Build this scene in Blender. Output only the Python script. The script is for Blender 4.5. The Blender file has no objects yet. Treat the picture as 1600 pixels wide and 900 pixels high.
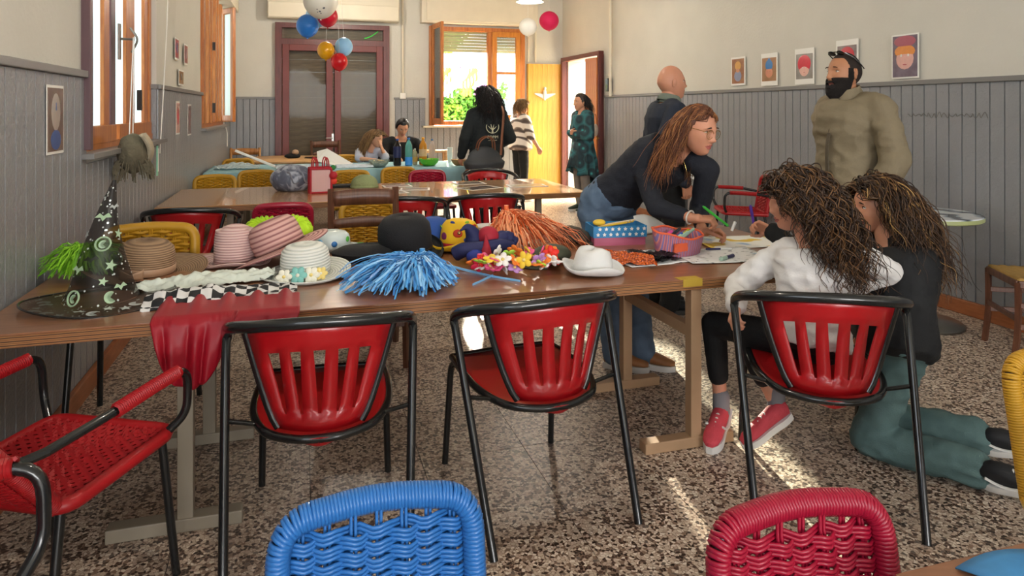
import bpy, bmesh, math, random
from mathutils import Vector, Matrix, noise, Euler
from math import sin, cos, pi, radians as rad, sqrt
random.seed(7)
S = bpy.context.scene
C = S.collection
# ------------------------------------------------------------ camera, world, sun, fill lamps, exposure
cam = bpy.data.objects.new('camera', bpy.data.cameras.new('camera')); C.objects.link(cam)
cam.location = (0, 0, 1.42); cam.rotation_euler = (pi/2, 0, -0.296377)
cam.data.lens = 1085.34/1600*36; cam.data.sensor_width = 36
cam.data.shift_y = -(450-172.53)/1600; cam.data.clip_start = .05
S.camera = cam
W = bpy.data.worlds.new('sky'); S.world = W; W.use_nodes = True
bg = W.node_tree.nodes['Background']; bg.inputs[0].default_value = (.80, .90, 1, 1); bg.inputs[1].default_value = 2.8
SUN_AZ, SUN_EL = rad(10.3), rad(13.5)
sd = bpy.data.lights.new('sun', 'SUN'); sd.energy = 34; sd.angle = rad(.6); sd.color = (1, .90, .70)
so = bpy.data.objects.new('sun', sd); C.objects.link(so); so.location = (3, 20, 8)
dv = Vector((-sin(SUN_AZ)*cos(SUN_EL), -cos(SUN_AZ)*cos(SUN_EL), -sin(SUN_EL)))
so.rotation_euler = dv.to_track_quat('-Z', 'Y').to_euler()
def area(name, loc, direction, sx, sy, power, col=(1, 1, 1)):
    d = bpy.data.lights.new(name, 'AREA'); d.shape = 'RECTANGLE'; d.size = sx; d.size_y = sy; d.energy = power; d.color = col
    o = bpy.data.objects.new(name, d); C.objects.link(o); o.location = loc
    o.rotation_euler = Vector(direction).to_track_quat('-Z', 'Z').to_euler(); return o
# fill lamps added out of view to brighten the hall like extra daylight
area('fill_rear', (1.7, -9.12, 2.2), (0, 1, -.02), 4.6, 2.1, 430, (1, .98, .96))
area('fill_side', (-1.28, -1.6, 2.2), (1, .45, -.05), 3.6, 1.8, 40, (.93, .97, 1))
area('fill_sky_window', (3.1, 13.6, 4.3), (-.15, -1, -.55), 3.4, 2.2, 2600, (1, .92, .78))
area('fill_sky_door', (6.4, 11.2, 3.6), (-1, -.25, -.85), 2.4, 2.0, 1400, (1, .88, .66))
for nm, loc, dr, sx, sy in (('portal_window', (2.9, 11.9, 2.0), (0, -1, 0), 1.7, 1.7), ('portal_door', (4.80, 10.58, 1.14), (-1, 0, 0), 1.5, 2.3)):
    area(nm, loc, dr, sx, sy, 1).data.cycles.is_portal = True
S.view_settings.view_transform = 'Standard'; S.view_settings.look = 'None'
S.view_settings.exposure = 0.33; S.view_settings.gamma = 1; S.view_settings.use_curve_mapping = False

# ------------------------------------------------------------ materials
def lin(h):
    if isinstance(h, str):
        h = [int(h[i:i+2], 16)/255 for i in (0, 2, 4)]
    return tuple(c/12.92 if c <= .04045 else ((c+.055)/1.055)**2.4 for c in h)
MC = {}
def nd(t, ty, **k):
    n = t.nodes.new(ty)
    for a, b in k.items():
        if a in n.inputs.keys(): n.inputs[a].default_value = b
        else: setattr(n, a, b)
    return n
def mat(name, col, rough=.55, metal=0, var=.12, vs=6, bump=0, bs=80, alpha=1, trans=0, emis=0, coat=0, sheen=0, spec=.5, ior=1.45, col2=None, sub=0):
    if name in MC: return MC[name]
    m = bpy.data.materials.new(name); m.use_nodes = True; t = m.node_tree
    b = t.nodes['Principled BSDF']; L = t.links.new
    c = lin(col)
    b.inputs['Roughness'].default_value = rough; b.inputs['Metallic'].default_value = metal
    b.inputs['Alpha'].default_value = alpha; b.inputs['Transmission Weight'].default_value = trans
    b.inputs['Coat Weight'].default_value = coat; b.inputs['Sheen Weight'].default_value = sheen
    b.inputs['Specular IOR Level'].default_value = spec; b.inputs['IOR'].default_value = ior
    if sub: b.inputs['Subsurface Weight'].default_value = sub; b.inputs['Subsurface Radius'].default_value = (.01, .004, .002)
    tc = nd(t, 'ShaderNodeTexCoord')
    if var:
        n = nd(t, 'ShaderNodeTexNoise', Scale=vs, Detail=4); L(tc.outputs['Object'], n.inputs['Vector'])
        mx = nd(t, 'ShaderNodeMix', data_type='RGBA'); L(n.outputs['Fac'], mx.inputs['Factor'])
        c2 = lin(col2) if col2 else None
        mx.inputs[6].default_value = (*[max(0, x*(1-var*1.5)) for x in c], 1)
        mx.inputs[7].default_value = (*(c2 if c2 else [min(1, x*(1+var*1.5)) for x in c]), 1)
        L(mx.outputs[2], b.inputs['Base Color'])
    else: b.inputs['Base Color'].default_value = (*c, 1)
    if bump:
        n2 = nd(t, 'ShaderNodeTexNoise', Scale=bs, Detail=3); L(tc.outputs['Object'], n2.inputs['Vector'])
        bp = nd(t, 'ShaderNodeBump', Strength=bump, Distance=.01); L(n2.outputs['Fac'], bp.inputs['Height']); L(bp.outputs[0], b.inputs['Normal'])
    if emis:
        b.inputs['Emission Color'].default_value = (*c, 1); b.inputs['Emission Strength'].default_value = emis
    MC[name] = m; return m
def wood(name, c1, c2, scale=(1, 12, 12), rough=.4, ring=3, coat=0, bump=.05):
    if name in MC: return MC[name]
    m = bpy.data.materials.new(name); m.use_nodes = True; t = m.node_tree; b = t.nodes['Principled BSDF']; L = t.links.new
    tc = nd(t, 'ShaderNodeTexCoord'); mp = nd(t, 'ShaderNodeMapping'); mp.inputs['Scale'].default_value = scale
    L(tc.outputs['Object'], mp.inputs[0])
    n = nd(t, 'ShaderNodeTexNoise', Scale=ring, Detail=6, Roughness=.62, Distortion=.4); L(mp.outputs[0], n.inputs['Vector'])
    r = nd(t, 'ShaderNodeValToRGB'); r.color_ramp.elements[0].position = .3; r.color_ramp.elements[1].position = .72
    r.color_ramp.elements[0].color = (*lin(c1), 1); r.color_ramp.elements[1].color = (*lin(c2), 1)
    L(n.outputs['Fac'], r.inputs[0]); L(r.outputs[0], b.inputs['Base Color'])
    b.inputs['Roughness'].default_value = rough; b.inputs['Coat Weight'].default_value = coat
    bp = nd(t, 'ShaderNodeBump', Strength=bump, Distance=.01); L(n.outputs['Fac'], bp.inputs['Height']); L(bp.outputs[0], b.inputs['Normal'])
    MC[name] = m; return m
def ramp_mat(name, tex, stops, rough=.5, const=True, scale=(1, 1, 1), coord='Object', bump=0, **tk):
    # colour picked from a texture through a colour ramp
    if name in MC: return MC[name]
    m = bpy.data.materials.new(name); m.use_nodes = True; t = m.node_tree; b = t.nodes['Principled BSDF']; L = t.links.new
    tc = nd(t, 'ShaderNodeTexCoord'); mp = nd(t, 'ShaderNodeMapping'); mp.inputs['Scale'].default_value = scale
    L(tc.outputs[coord], mp.inputs[0])
    n = nd(t, tex, **tk); L(mp.outputs[0], n.inputs['Vector'])
    r = nd(t, 'ShaderNodeValToRGB'); r.color_ramp.interpolation = 'CONSTANT' if const else 'LINEAR'
    e = r.color_ramp.elements
    while len(e) < len(stops): e.new(.5)
    for i, (p, c) in enumerate(stops): e[i].position = p; e[i].color = (*lin(c), 1)
    out = n.outputs.get('Fac') or n.outputs[0]
    L(out, r.inputs[0]); L(r.outputs[0], b.inputs['Base Color']); b.inputs['Roughness'].default_value = rough
    if bump:
        bp = nd(t, 'ShaderNodeBump', Strength=bump, Distance=.01); L(out, bp.inputs['Height']); L(bp.outputs[0], b.inputs['Normal'])
    MC[name] = m; return m
def terrazzo():
    m = bpy.data.materials.new('terrazzo'); m.use_nodes = True; t = m.node_tree; b = t.nodes['Principled BSDF']; L = t.links.new
    g = nd(t, 'ShaderNodeNewGeometry')
    n = nd(t, 'ShaderNodeTexNoise', Scale=45, Detail=2); L(g.outputs['Position'], n.inputs['Vector'])
    mx = nd(t, 'ShaderNodeMix', data_type='VECTOR'); mx.inputs['Factor'].default_value = .016
    L(g.outputs['Position'], mx.inputs[4]); L(n.outputs['Color'], mx.inputs[5])
    v = nd(t, 'ShaderNodeTexVoronoi', Scale=88); L(mx.outputs[1], v.inputs['Vector'])
    sp = nd(t, 'ShaderNodeSeparateColor'); L(v.outputs['Color'], sp.inputs[0])
    r = nd(t, 'ShaderNodeValToRGB'); e = r.color_ramp.elements; r.color_ramp.interpolation = 'CONSTANT'
    for i in range(5): e.new(.5)
    for i, (p, c) in enumerate(((0, '352822'), (.16, '513d34'), (.28, '87705f'), (.35, 'c2b09d'), (.64, 'd8cbba'), (.84, 'b8a392'), (.95, '6b6059'))):
        e[i].position = p; e[i].color = (*lin(c), 1)
    L(sp.outputs[0], r.inputs[0])
    ed = nd(t, 'ShaderNodeTexVoronoi', Scale=88, feature='DISTANCE_TO_EDGE'); L(mx.outputs[1], ed.inputs['Vector'])
    lt = nd(t, 'ShaderNodeMath', operation='LESS_THAN'); lt.inputs[1].default_value = .055; L(ed.outputs[0], lt.inputs[0])
    m2 = nd(t, 'ShaderNodeMix', data_type='RGBA'); L(lt.outputs[0], m2.inputs['Factor']); L(r.outputs[0], m2.inputs[6]); m2.inputs[7].default_value = (*lin('8b7565'), 1)
    L(m2.outputs[2], b.inputs['Base Color']); b.inputs['Roughness'].default_value = .36
    MC['terrazzo'] = m; return m
def glass(name='glass', tint=(.9, .95, .95), fac=.12, op='ADD'):
    if name in MC: return MC[name]
    m = bpy.data.materials.new(name); m.use_nodes = True; t = m.node_tree; L = t.links.new
    t.nodes.remove(t.nodes['Principled BSDF']); o = t.nodes['Material Output']
    tr = nd(t, 'ShaderNodeBsdfTransparent'); tr.inputs[0].default_value = (*tint, 1)
    gl = nd(t, 'ShaderNodeBsdfGlossy'); gl.inputs['Roughness'].default_value = .05
    fr = nd(t, 'ShaderNodeFresnel'); ad = nd(t, 'ShaderNodeMath', operation=op); ad.inputs[1].default_value = fac; L(fr.outputs[0], ad.inputs[0])
    mx = nd(t, 'ShaderNodeMixShader'); L(ad.outputs[0], mx.inputs[0]); L(tr.outputs[0], mx.inputs[1]); L(gl.outputs[0], mx.inputs[2]); L(mx.outputs[0], o.inputs[0])
    MC[name] = m; return m

# ------------------------------------------------------------ mesh builder
class MB:
    def __init__(s): s.v = []; s.f = []; s.mi = []
    def add(s, vs, fs, mi=0):
        o = len(s.v); s.v += [tuple(p) for p in vs]; s.f += [tuple(i+o for i in f) for f in fs]; s.mi += [mi]*len(fs); return s
    def box(s, c, d, R=None, mi=0, taper=1):
        vs = []
        for z in (-1, 1):
            k = taper if z > 0 else 1
            for x, y in ((-1, -1), (1, -1), (1, 1), (-1, 1)):
                p = Vector((x*d[0]/2*k, y*d[1]/2*k, z*d[2]/2)); vs.append((R@p if R else p)+Vector(c))
        return s.add(vs, [(3, 2, 1, 0), (4, 5, 6, 7), (0, 1, 5, 4), (1, 2, 6, 5), (2, 3, 7, 6), (3, 0, 4, 7)], mi)
    def bar(s, a, b, w, h, up=(0, 0, 1), mi=0):
        a = Vector(a); b = Vector(b); d = b-a; x = d.normalized(); y = Vector(up).cross(x)
        if y.length < 1e-4: y = Vector((0, 1, 0)).cross(x)
        y.normalize(); z = x.cross(y)
        return s.box((a+b)/2, (d.length, w, h), Matrix((x, y, z)).transposed(), mi)
    def tube(s, path, r, n=8, closed=False, mi=0, ry=None, xa=None, caps=True):
        P = [Vector(p) for p in path]; N = len(P); rr = r if hasattr(r, '__len__') else [r]*N
        ryy = ry if ry is None or hasattr(ry, '__len__') else [ry]*N
        T = []
        for i in range(N):
            a = P[i-1] if (i > 0 or closed) else P[i]; b = P[(i+1) % N] if (i < N-1 or closed) else P[i]
            d = (b-a); T.append(d.normalized() if d.length > 1e-9 else Vector((0, 0, 1)))
        X = Vector(xa) if xa else (Vector((0, 0, 1)) if abs(T[0].z) < .9 else Vector((1, 0, 0)))
        vs = []; 
        for i in range(N):
            X = (X-T[i]*X.dot(T[i]));
            if X.length < 1e-6: X = T[i].orthogonal()
            X.normalize(); Y = T[i].cross(X)
            for k in range(n):
                a = 2*pi*k/n; vs.append(P[i]+X*(cos(a)*rr[i])+Y*(sin(a)*(ryy[i] if ryy else rr[i])))
            if xa: X = Vector(xa)
        fs = []
        for i in range(N if closed else N-1):
            j = (i+1) % N
            for k in range(n):
                l = (k+1) % n; fs.append((i*n+k, i*n+l, j*n+l, j*n+k))
        if not closed and caps: fs += [tuple(range(n-1, -1, -1)), tuple((N-1)*n+k for k in range(n))]
        return s.add(vs, fs, mi)
    def lathe(s, prof, n=24, c=(0, 0, 0), R=None, mi=0, mod=None, cap=False):
        vs = []; N = len(prof)
        for i, (r, z) in enumerate(prof):
            for k in range(n):
                a = 2*pi*k/n; q = Vector((r*cos(a), r*sin(a), z))
                if mod: q = Vector(mod(q, i, a))
                vs.append((R@q if R else q)+Vector(c))
        fs = [(i*n+k, i*n+(k+1) % n, (i+1)*n+(k+1) % n, (i+1)*n+k) for i in range(N-1) for k in range(n)]
        if cap: fs += [tuple(range(n-1, -1, -1)), tuple((N-1)*n+k for k in range(n))]
        return s.add(vs, fs, mi)
    def ell(s, c, r, R=None, nu=16, nv=10, mi=0, fn=None):
        vs = []
        for i in range(nv+1):
            t = pi*i/nv
            for k in range(nu):
                a = 2*pi*k/nu; d = Vector((sin(t)*cos(a), sin(t)*sin(a), -cos(t)))
                q = Vector((d.x*r[0], d.y*r[1], d.z*r[2]))
                if fn: q = Vector(fn(q, d))
                vs.append((R@q if R else q)+Vector(c))
        return s.add(vs, [(i*nu+k, i*nu+(k+1) % nu, (i+1)*nu+(k+1) % nu, (i+1)*nu+k) for i in range(nv) for k in range(nu)], mi)
    def grid(s, fn, nu, nv, mi=0, cu=False, skip=None):
        vs = [fn(i/(nu if cu else nu), j/nv) for j in range(nv+1) for i in range(nu if cu else nu+1)]; w = nu if cu else nu+1
        fs = [(j*w+i, j*w+(i+1) % w, (j+1)*w+(i+1) % w, (j+1)*w+i) for j in range(nv) for i in range(nu) if not (skip and skip(i, j))]
        return s.add(vs, fs, mi)
    def mesh(s, name, smooth=35):
        me = bpy.data.meshes.new(name); me.from_pydata(s.v, [], s.f)
        if any(s.mi): me.polygons.foreach_set('material_index', s.mi)
        me.update()
        if smooth:
            me.shade_smooth()
            if smooth < 180: me.set_sharp_from_angle(angle=rad(smooth))
        return me
    def build(s, name, mats, parent=None, smooth=35, bevel=0, solid=0, sub=0, loc=None, rot=None):
        me = s.mesh(name, smooth)
        return mk(name, me, mats, parent, bevel, solid, sub, loc, rot)
def mk(name, me, mats, parent=None, bevel=0, solid=0, sub=0, loc=None, rot=None):
    o = bpy.data.objects.new(name, me); C.objects.link(o)
    for m in (mats if isinstance(mats, (list, tuple)) else [mats]):
        if me.materials.__len__() < (len(mats) if isinstance(mats, (list, tuple)) else 1): me.materials.append(m)
    if parent: o.parent = parent
    if loc is not None: o.location = loc
    if rot is not None: o.rotation_euler = rot
    if solid: q = o.modifiers.new('s', 'SOLIDIFY'); q.thickness = solid; q.offset = 0
    if sub: q = o.modifiers.new('u', 'SUBSURF'); q.levels = sub; q.render_levels = sub
    if bevel: q = o.modifiers.new('b', 'BEVEL'); q.width = bevel; q.segments = 2; q.limit_method = 'ANGLE'
    return o
def inst(name, me, m, parent=None, loc=(0, 0, 0), rot=(0, 0, 0), scale=None):
    # shared mesh data with an object-level material
    o = bpy.data.objects.new(name, me); C.objects.link(o)
    if not me.materials: me.materials.append(None)
    o.material_slots[0].link = 'OBJECT'; o.material_slots[0].material = m
    o.parent = parent; o.location = loc; o.rotation_euler = rot
    if scale: o.scale = scale
    return o
def tag(o, label=None, cat=None, group=None, kind=None):
    for k, x in (('label', label), ('category', cat), ('group', group), ('kind', kind)):
        if x: o[k] = x
    return o
def thing(name, label, cat, loc=(0, 0, 0), rz=0, group=None):
    o = bpy.data.objects.new(name, None); C.objects.link(o); o.empty_display_size = .1
    o.location = loc; o.rotation_euler = (0, 0, rz) if not hasattr(rz, '__len__') else rz
    return tag(o, label, cat, group)
def cr(pts, n=6, closed=False):
    # Catmull-Rom through points
    P = [Vector(p) for p in pts]; N = len(P); out = []
    for i in range(N if closed else N-1):
        p1, p2 = P[i], P[(i+1) % N]
        p0 = P[i-1] if (i > 0 or closed) else p1*2-p2
        p3 = P[(i+2) % N] if (i+2 < N or closed) else p2*2-p1
        for k in range(n):
            t = k/n; out.append(.5*((2*p1)+(p2-p0)*t+(2*p0-5*p1+4*p2-p3)*t*t+(3*p1-p0-3*p2+p3)*t**3))
    if not closed: out.append(P[-1])
    return out
def bend(pts, r=.05, n=5):
    # polyline with rounded corners
    P = [Vector(p) for p in pts]; out = [P[0]]
    for i in range(1, len(P)-1):
        a, b, c = P[i-1], P[i], P[i+1]; k = min(r, (b-a).length*.45, (c-b).length*.45)
        p, q = b+(a-b).normalized()*k, b+(c-b).normalized()*k
        for j in range(n+1):
            t = j/n; out.append(p*(1-t)**2+b*2*t*(1-t)+q*t*t)
    out.append(P[-1]); return out
def nz(p, s=1, seed=0): return noise.noise(Vector(p)*s+Vector((seed*7.3, seed*3.1, seed*1.7)))
def lerp(a, b, t): return a+(b-a)*t

# ------------------------------------------------------------ materials in use
plaster = mat('plaster', 'cfccc2', .75, var=.05, vs=2.5, bump=.25, bs=40)
boardm = mat('board_paint', '8b8c8f', .30, var=.10, vs=5, bump=.45, bs=55)
trimm = mat('board_trim', '7d7b79', .35, var=.05)
skirt = wood('skirting_wood', '8a4f2c', 'a8653c', (3, 3, 20))
ceilm = mat('ceiling_paint', 'e2ded4', .8, var=.03)
terr = terrazzo()
grout = mat('grout', '5d5048', .8)
orangew = wood('orange_pine', '9a4e18', 'c9803a', (14, 14, 1.5), .35)
yelloww = wood('yellow_pine', 'c08a2c', 'dda945', (14, 14, 1.2), .4)
redbrown = wood('red_brown_wood', '4a1f1c', '6d2f29', (14, 14, 1.5), .4)
purplew = mat('purple_brown_paint', '5c4146', .4)
frost = mat('glowing_frosted_glass', 'cfe9ea', .3, var=.0, emis=1.05)  # daylight behind the panes is put in as a glow of the glass
cream = mat('cream_paint', 'd8cfbb', .5, var=.04)
blackm = mat('black_tube', '17191a', .25, var=.05, coat=.4)
chrome = mat('steel', 'a8a8a4', .3, 1, var=.05)
white = mat('white_paper', 'eceae4', .6, var=.03)
# ------------------------------------------------------------ setting
UL, UR, VB, VR, ZC, PH = -1.03, 4.44, 11.5, -9.0, 3.9, 1.60
def struct(name, mb, m, parent=None, **k):
    o = mb.build(name, m, parent, **k)
    if not parent: o['kind'] = 'structure'
    return o
floor = struct('floor', MB().box(((UL+UR)/2, (VR+VB)/2, -.06), (UR-UL+.6, VB-VR+.6, .08)), grout)
T = .4325
tm = MB().box((0, 0, -.012), (T-.003, T-.003, .024)).mesh('floor_tile', 0)
cells = []; rest = MB()
for i in range(-4, 10):
    for j in range(-26, 23):
        a0, a1 = max(.47+i*T, UL), min(.47+(i+1)*T, UR); b0, b1 = max(1.93+j*T, VR), min(1.93+(j+1)*T, VB)
        if a1-a0 < .01 or b1-b0 < .01: continue
        cx, cy = (a0+a1)/2, (b0+b1)/2
        cells.append((cx, cy, a1-a0, b1-b0, cy*cos(.296)+cx*sin(.296)))
vis = sorted([c for c in cells if c[1] > .9], key=lambda c: c[4])[:300]; vs_ = set(vis)
for c in vis:
    if abs(c[2]-T) < 1e-3 and abs(c[3]-T) < 1e-3: o = inst('floor_tile', tm, terr, floor, (c[0], c[1], 0))
    else: o = MB().box((0, 0, -.012), (c[2]-.003, c[3]-.003, .024)).build('floor_tile', terr, floor, smooth=0, loc=(c[0], c[1], 0))
for c in cells:
    if c not in vs_: rest.box((c[0], c[1], -.012), (c[2]-.003, c[3]-.003, .024))
o = rest.build('far_floor_tiles', terr, floor, smooth=0); o['kind'] = 'stuff'

def wallbox(mb, axis, pl, th, a0, a1, z0, z1):
    # a slab of wall: axis 'u' is a wall in the plane u = pl, th the outward thickness
    if axis == 'u': mb.box((pl+th/2, (a0+a1)/2, (z0+z1)/2), (abs(th), a1-a0, z1-z0))
    else: mb.box(((a0+a1)/2, pl+th/2, (z0+z1)/2), (a1-a0, abs(th), z1-z0))
def holed(name, axis, pl, th, a0, a1, holes):
    mb = MB(); cur = a0
    for h0, h1, z0, z1 in sorted(holes):
        if h0 > cur: wallbox(mb, axis, pl, th, cur, h0, 0, ZC)
        if z0 > 0: wallbox(mb, axis, pl, th, h0, h1, 0, z0)
        wallbox(mb, axis, pl, th, h0, h1, z1, ZC); cur = h1
    wallbox(mb, axis, pl, th, cur, a1, 0, ZC)
    return struct(name, mb, plaster, smooth=0)
W1, W2, WN = (3.98, 5.83, 1.17, 3.2), (8.27, 10.85, 1.20, 3.2), (-3.4, .2, 1.2, 3.2)
wl = holed('wall_left', 'u', UL-.012, -.3, VR-.3, VB+.3, [WN, W1, W2])
DR = (9.83, 11.32, 0, 2.27)
wr = holed('wall_right', 'u', UR+.012, .3, VR-.3, VB+.3, [DR])
FD, BW = (-.33, 1.36, 0, 2.80), (2.06, 3.72, 1.17, 2.82)
wb = holed('wall_back', 'v', VB+.012, .3, UL-.3, UR+.3, [FD, BW])
wf = holed('wall_front', 'v', VR, -.3, UL-.3, UR+.3, [(-.6, 4.0, 1.1, 3.2)])
struct('ceiling', MB().box(((UL+UR)/2, (VR+VB)/2, ZC+.1), (UR-UL+.6, VB-VR+.6, .2)), ceilm, smooth=0)
# tongue-and-groove boards, each its own piece
bmesh_cache = {}
def board_mesh(h, w=.103, t=.013):
    k = (round(h, 3), round(w, 3))
    if k in bmesh_cache: return bmesh_cache[k]
    a = w/2-.0030; b = a-.0012
    mb = MB().add([(-a, 0, 0), (a, 0, 0), (a, -t*.45, 0), (b, -t, 0), (-b, -t, 0), (-a, -t*.45, 0), (-a, 0, h), (a, 0, h), (a, -t*.45, h), (b, -t, h), (-b, -t, h), (-a, -t*.45, h)],
        [(0, 1, 7, 6), (1, 2, 8, 7), (2, 3, 9, 8), (3, 4, 10, 9), (4, 5, 11, 10), (5, 0, 6, 11), (5, 4, 3, 2, 1, 0), (6, 7, 8, 9, 10, 11)])
    bmesh_cache[k] = mb.mesh('panel_board', 0); return bmesh_cache[k]
L_, R_, B_ = pi/2, -pi/2, 0
groovem = mat('groove_shade', '2a2826', .9)  # dark sheet behind the boards stands in for shade in the gaps
def boards(wall, axis, pl, a0, a1, ztop, rz, z0=.10, w=.103, off=0):
    n = max(1, round((a1-a0)/w)); ww = (a1-a0)/n
    me = board_mesh(ztop-z0, ww)
    bk = MB(); zc, hh = (ztop+z0)/2, ztop-z0
    sg_ = {L_: 1, R_: -1, B_: -1}[rz]*.0025
    bk.box((pl+sg_/2, (a0+a1)/2, zc) if axis == 'u' else ((a0+a1)/2, pl+sg_/2, zc), (abs(sg_), a1-a0, hh) if axis == 'u' else (a1-a0, abs(sg_), hh)); bk.build('groove_shade_sheet', groovem, wall, smooth=0)
    for i in range(n):
        a = a0+(i+.5)*ww
        inst('panel_board', me, boardm, wall, (pl, a, z0) if axis == 'u' else (a, pl, z0), (0, 0, rz))
L_, R_, B_ = pi/2, -pi/2, 0
boards(wl, 'u', UL-.012, 2.76, 3.98, PH-.02, L_); boards(wl, 'u', UL-.012, 3.98, 5.83, 1.15, L_); boards(wl, 'u', UL-.012, 5.83, 8.27, PH-.02, L_)
boards(wl, 'u', UL-.012, 8.27, 10.85, 1.19, L_); boards(wl, 'u', UL-.012, 10.85, 11.5, PH-.02, L_)
boards(wr, 'u', UR+.012, 2.4, 9.70, PH+.01, R_)
boards(wb, 'v', VB+.012, UL, -.36, PH, B_); boards(wb, 'v', VB+.012, 1.50, 2.0, PH, B_); boards(wb, 'v', VB+.012, 2.0, 3.78, 1.13, B_); boards(wb, 'v', VB+.012, 3.78, 4.44, PH, B_)
o = MB().box((UL-.009, -.6, .85), (.012, 6.7, 1.5)).build('panel_sheet', boardm, wl, smooth=0)
o = MB().box((UR+.009, -.8, .85), (.012, 6.4, 1.5)).build('panel_sheet', boardm, wr, smooth=0)
# reveal of the first window, boarded like the wall
MB().box((UL-.06, 5.822, .85), (.10, .014, 1.46)).build('reveal_board', boardm, wl, smooth=0)
def trim(name, segs, m=trimm):
    mb = MB()
    for c, d in segs: mb.box(c, d)
    return struct(name, mb, m, bevel=.004, smooth=0)
trim('trim_1', [((UL+.006, .1, PH), (.03, 7.76, .035)), ((UL+.006, 7.05, PH), (.03, 2.44, .035)), ((UL-.05, 5.815, PH), (.10, .03, .035)), ((UL+.006, 11.17, PH), (.03, .65, .035))])
trim('trim_2', [((UR-.006, 3.0, PH+.03), (.03, 13.4, .035))])
trim('trim_3', [((-.695, VB-.006, PH+.015), (.67, .03, .035)), ((1.74, VB-.006, PH+.015), (.52, .03, .035)), ((4.1, VB-.006, PH+.015), (.66, .03, .035))])
def skirting(name, c, d): struct(name, MB().box(c, d), skirt, bevel=.006, smooth=0)
skirting('baseboard_left', (UL+.014, 3.75, .05), (.028, 15.4, .10)); skirting('baseboard_right', (UR-.014, 2.9, .05), (.028, 13.5, .10))
skirting('baseboard_back', (2.9, VB-.014, .05), (3.0, .028, .10))
# ---- window_1 (left wall, frosted panes)
uf = -1.10
w1 = struct('window_1', MB().bar((uf, 3.98, 1.21), (uf, 5.83, 1.21), .07, .07).bar((uf, 3.98, 3.17), (uf, 5.83, 3.17), .07, .06), orangew, smooth=0)
def pst(name, par, v, wv, z0, z1, m, u=uf, du=.05): return MB().box((u, v, (z0+z1)/2), (du, wv, z1-z0)).build(name, m, par, smooth=0, bevel=.004)
pst('frame_jamb', w1, 3.958, .05, 1.22, 3.2, purplew, -1.025, .05); pst('frame_jamb', w1, 5.79, .07, 1.24, 3.14, orangew)
for v, wv, m in ((4.60, .12, orangew), (4.75, .11, purplew), (5.20, .24, orangew), (5.69, .12, orangew)): pst('sash_stile', w1, v, wv, 1.33, 3.14, m, uf, .03)
pst('sash_bottom_rail', w1, 4.38, .68, 1.235, 1.335, orangew, uf+.012, .055); pst('sash_bottom_rail', w1, 5.28, .95, 1.235, 1.335, orangew, uf+.012, .055)
for a, b in ((4.04, 4.55), (4.8, 5.1), (5.32, 5.64)): pst('frosted_pane', w1, (a+b)/2, b-a, 1.33, 3.14, frost, uf-.01, .008)
MB().tube([(uf+.04, 4.78, 1.86), (uf+.12, 4.80, 1.86)], .008).tube(cr([(uf+.10, 4.78, 1.93), (uf+.135, 4.80, 1.86), (uf+.10, 4.82, 1.78)], 6), .007).box((uf+.045, 4.76, 1.84), (.012, .04, .22)).build('handle', mat('dull_metal', '8b8680', .35, .9), w1)
pst('latch_plate', w1, 5.32, .03, 1.42, 1.56, mat('dark_metal', '2d2826', .4, .6), uf+.045, .03)
struct('window_sill_1', MB().box((UL-.01, 4.9, 1.19), (.13, 2.0, .03)), trimm, smooth=0, bevel=.004); bpy.data.objects['window_sill_1'].name = 'trim_4'
# ---- window_2 (left wall, sashes opened inward)
w2 = struct('window_2', MB().bar((uf, 8.27, 1.24), (uf, 10.85, 1.24), .07, .07).bar((uf, 8.27, 3.17), (uf, 10.85, 3.17), .07, .06), orangew, smooth=0)
pst('frame_jamb', w2, 8.31, .08, 1.24, 3.17, orangew); pst('frame_jamb', w2, 10.81, .08, 1.24, 3.17, orangew)
pst('frosted_pane', w2, 9.5, 2.3, 1.28, 3.14, frost, uf-.05, .008)
def sash(par, hv, ang, wid, z0=1.26, z1=2.86, m=orangew, u=uf+.04, gl='glass_pane', gm=None):
    s_ = MB(); d = Vector((sin(ang), cos(ang), 0)); p0 = Vector((u, hv, 0)); p1 = p0+d*wid
    for q in (p0+d*.035, p1-d*.035): s_.bar((q.x, q.y, z0), (q.x, q.y, z1), .07, .045, up=(d.y, -d.x, 0))
    for zz, hh in ((z0+.045, .09), (z1-.035, .07)): s_.bar((*(p0+d*.07).xy, zz), (*(p1-d*.07).xy, zz), .045, hh)
    o = s_.build('sash', m, par, smooth=0, bevel=.004)
    MB().bar((*(p0+d*.07).xy, (z0+z1)/2), (*(p1-d*.07).xy, (z0+z1)/2), .006, z1-z0-.16).build(gl, gm or glass(), o, smooth=0)
    return o
frost2 = mat('frosted_sash_glass', 'd8e0da', .35, var=.02, trans=.0)
for v, wv in ((8.50, .16), (8.95, .14), (9.20, .10), (9.62, .16), (9.86, .12), (10.3, .14)): pst('sash_stile', w2, v, wv, 1.27, 3.14, orangew, uf+.045, .06)
sash(w2, 10.72, rad(148), .34, gm=frost2)
MB().box((uf+.10, 9.15, 1.45), (.03, .04, .12)).box((uf+.10, 9.15, 2.2), (.03, .04, .10)).build('hinge', MC['dark_metal'], w2, smooth=0)
struct('trim_5', MB().box((UL-.01, 9.56, 1.205), (.13, 2.66, .03)), trimm, smooth=0, bevel=.004)
struct('trim_6', MB().box((UL+.06, 9.6, 3.0), (.20, 2.9, .26)), cream, smooth=0, bevel=.01)
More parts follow.
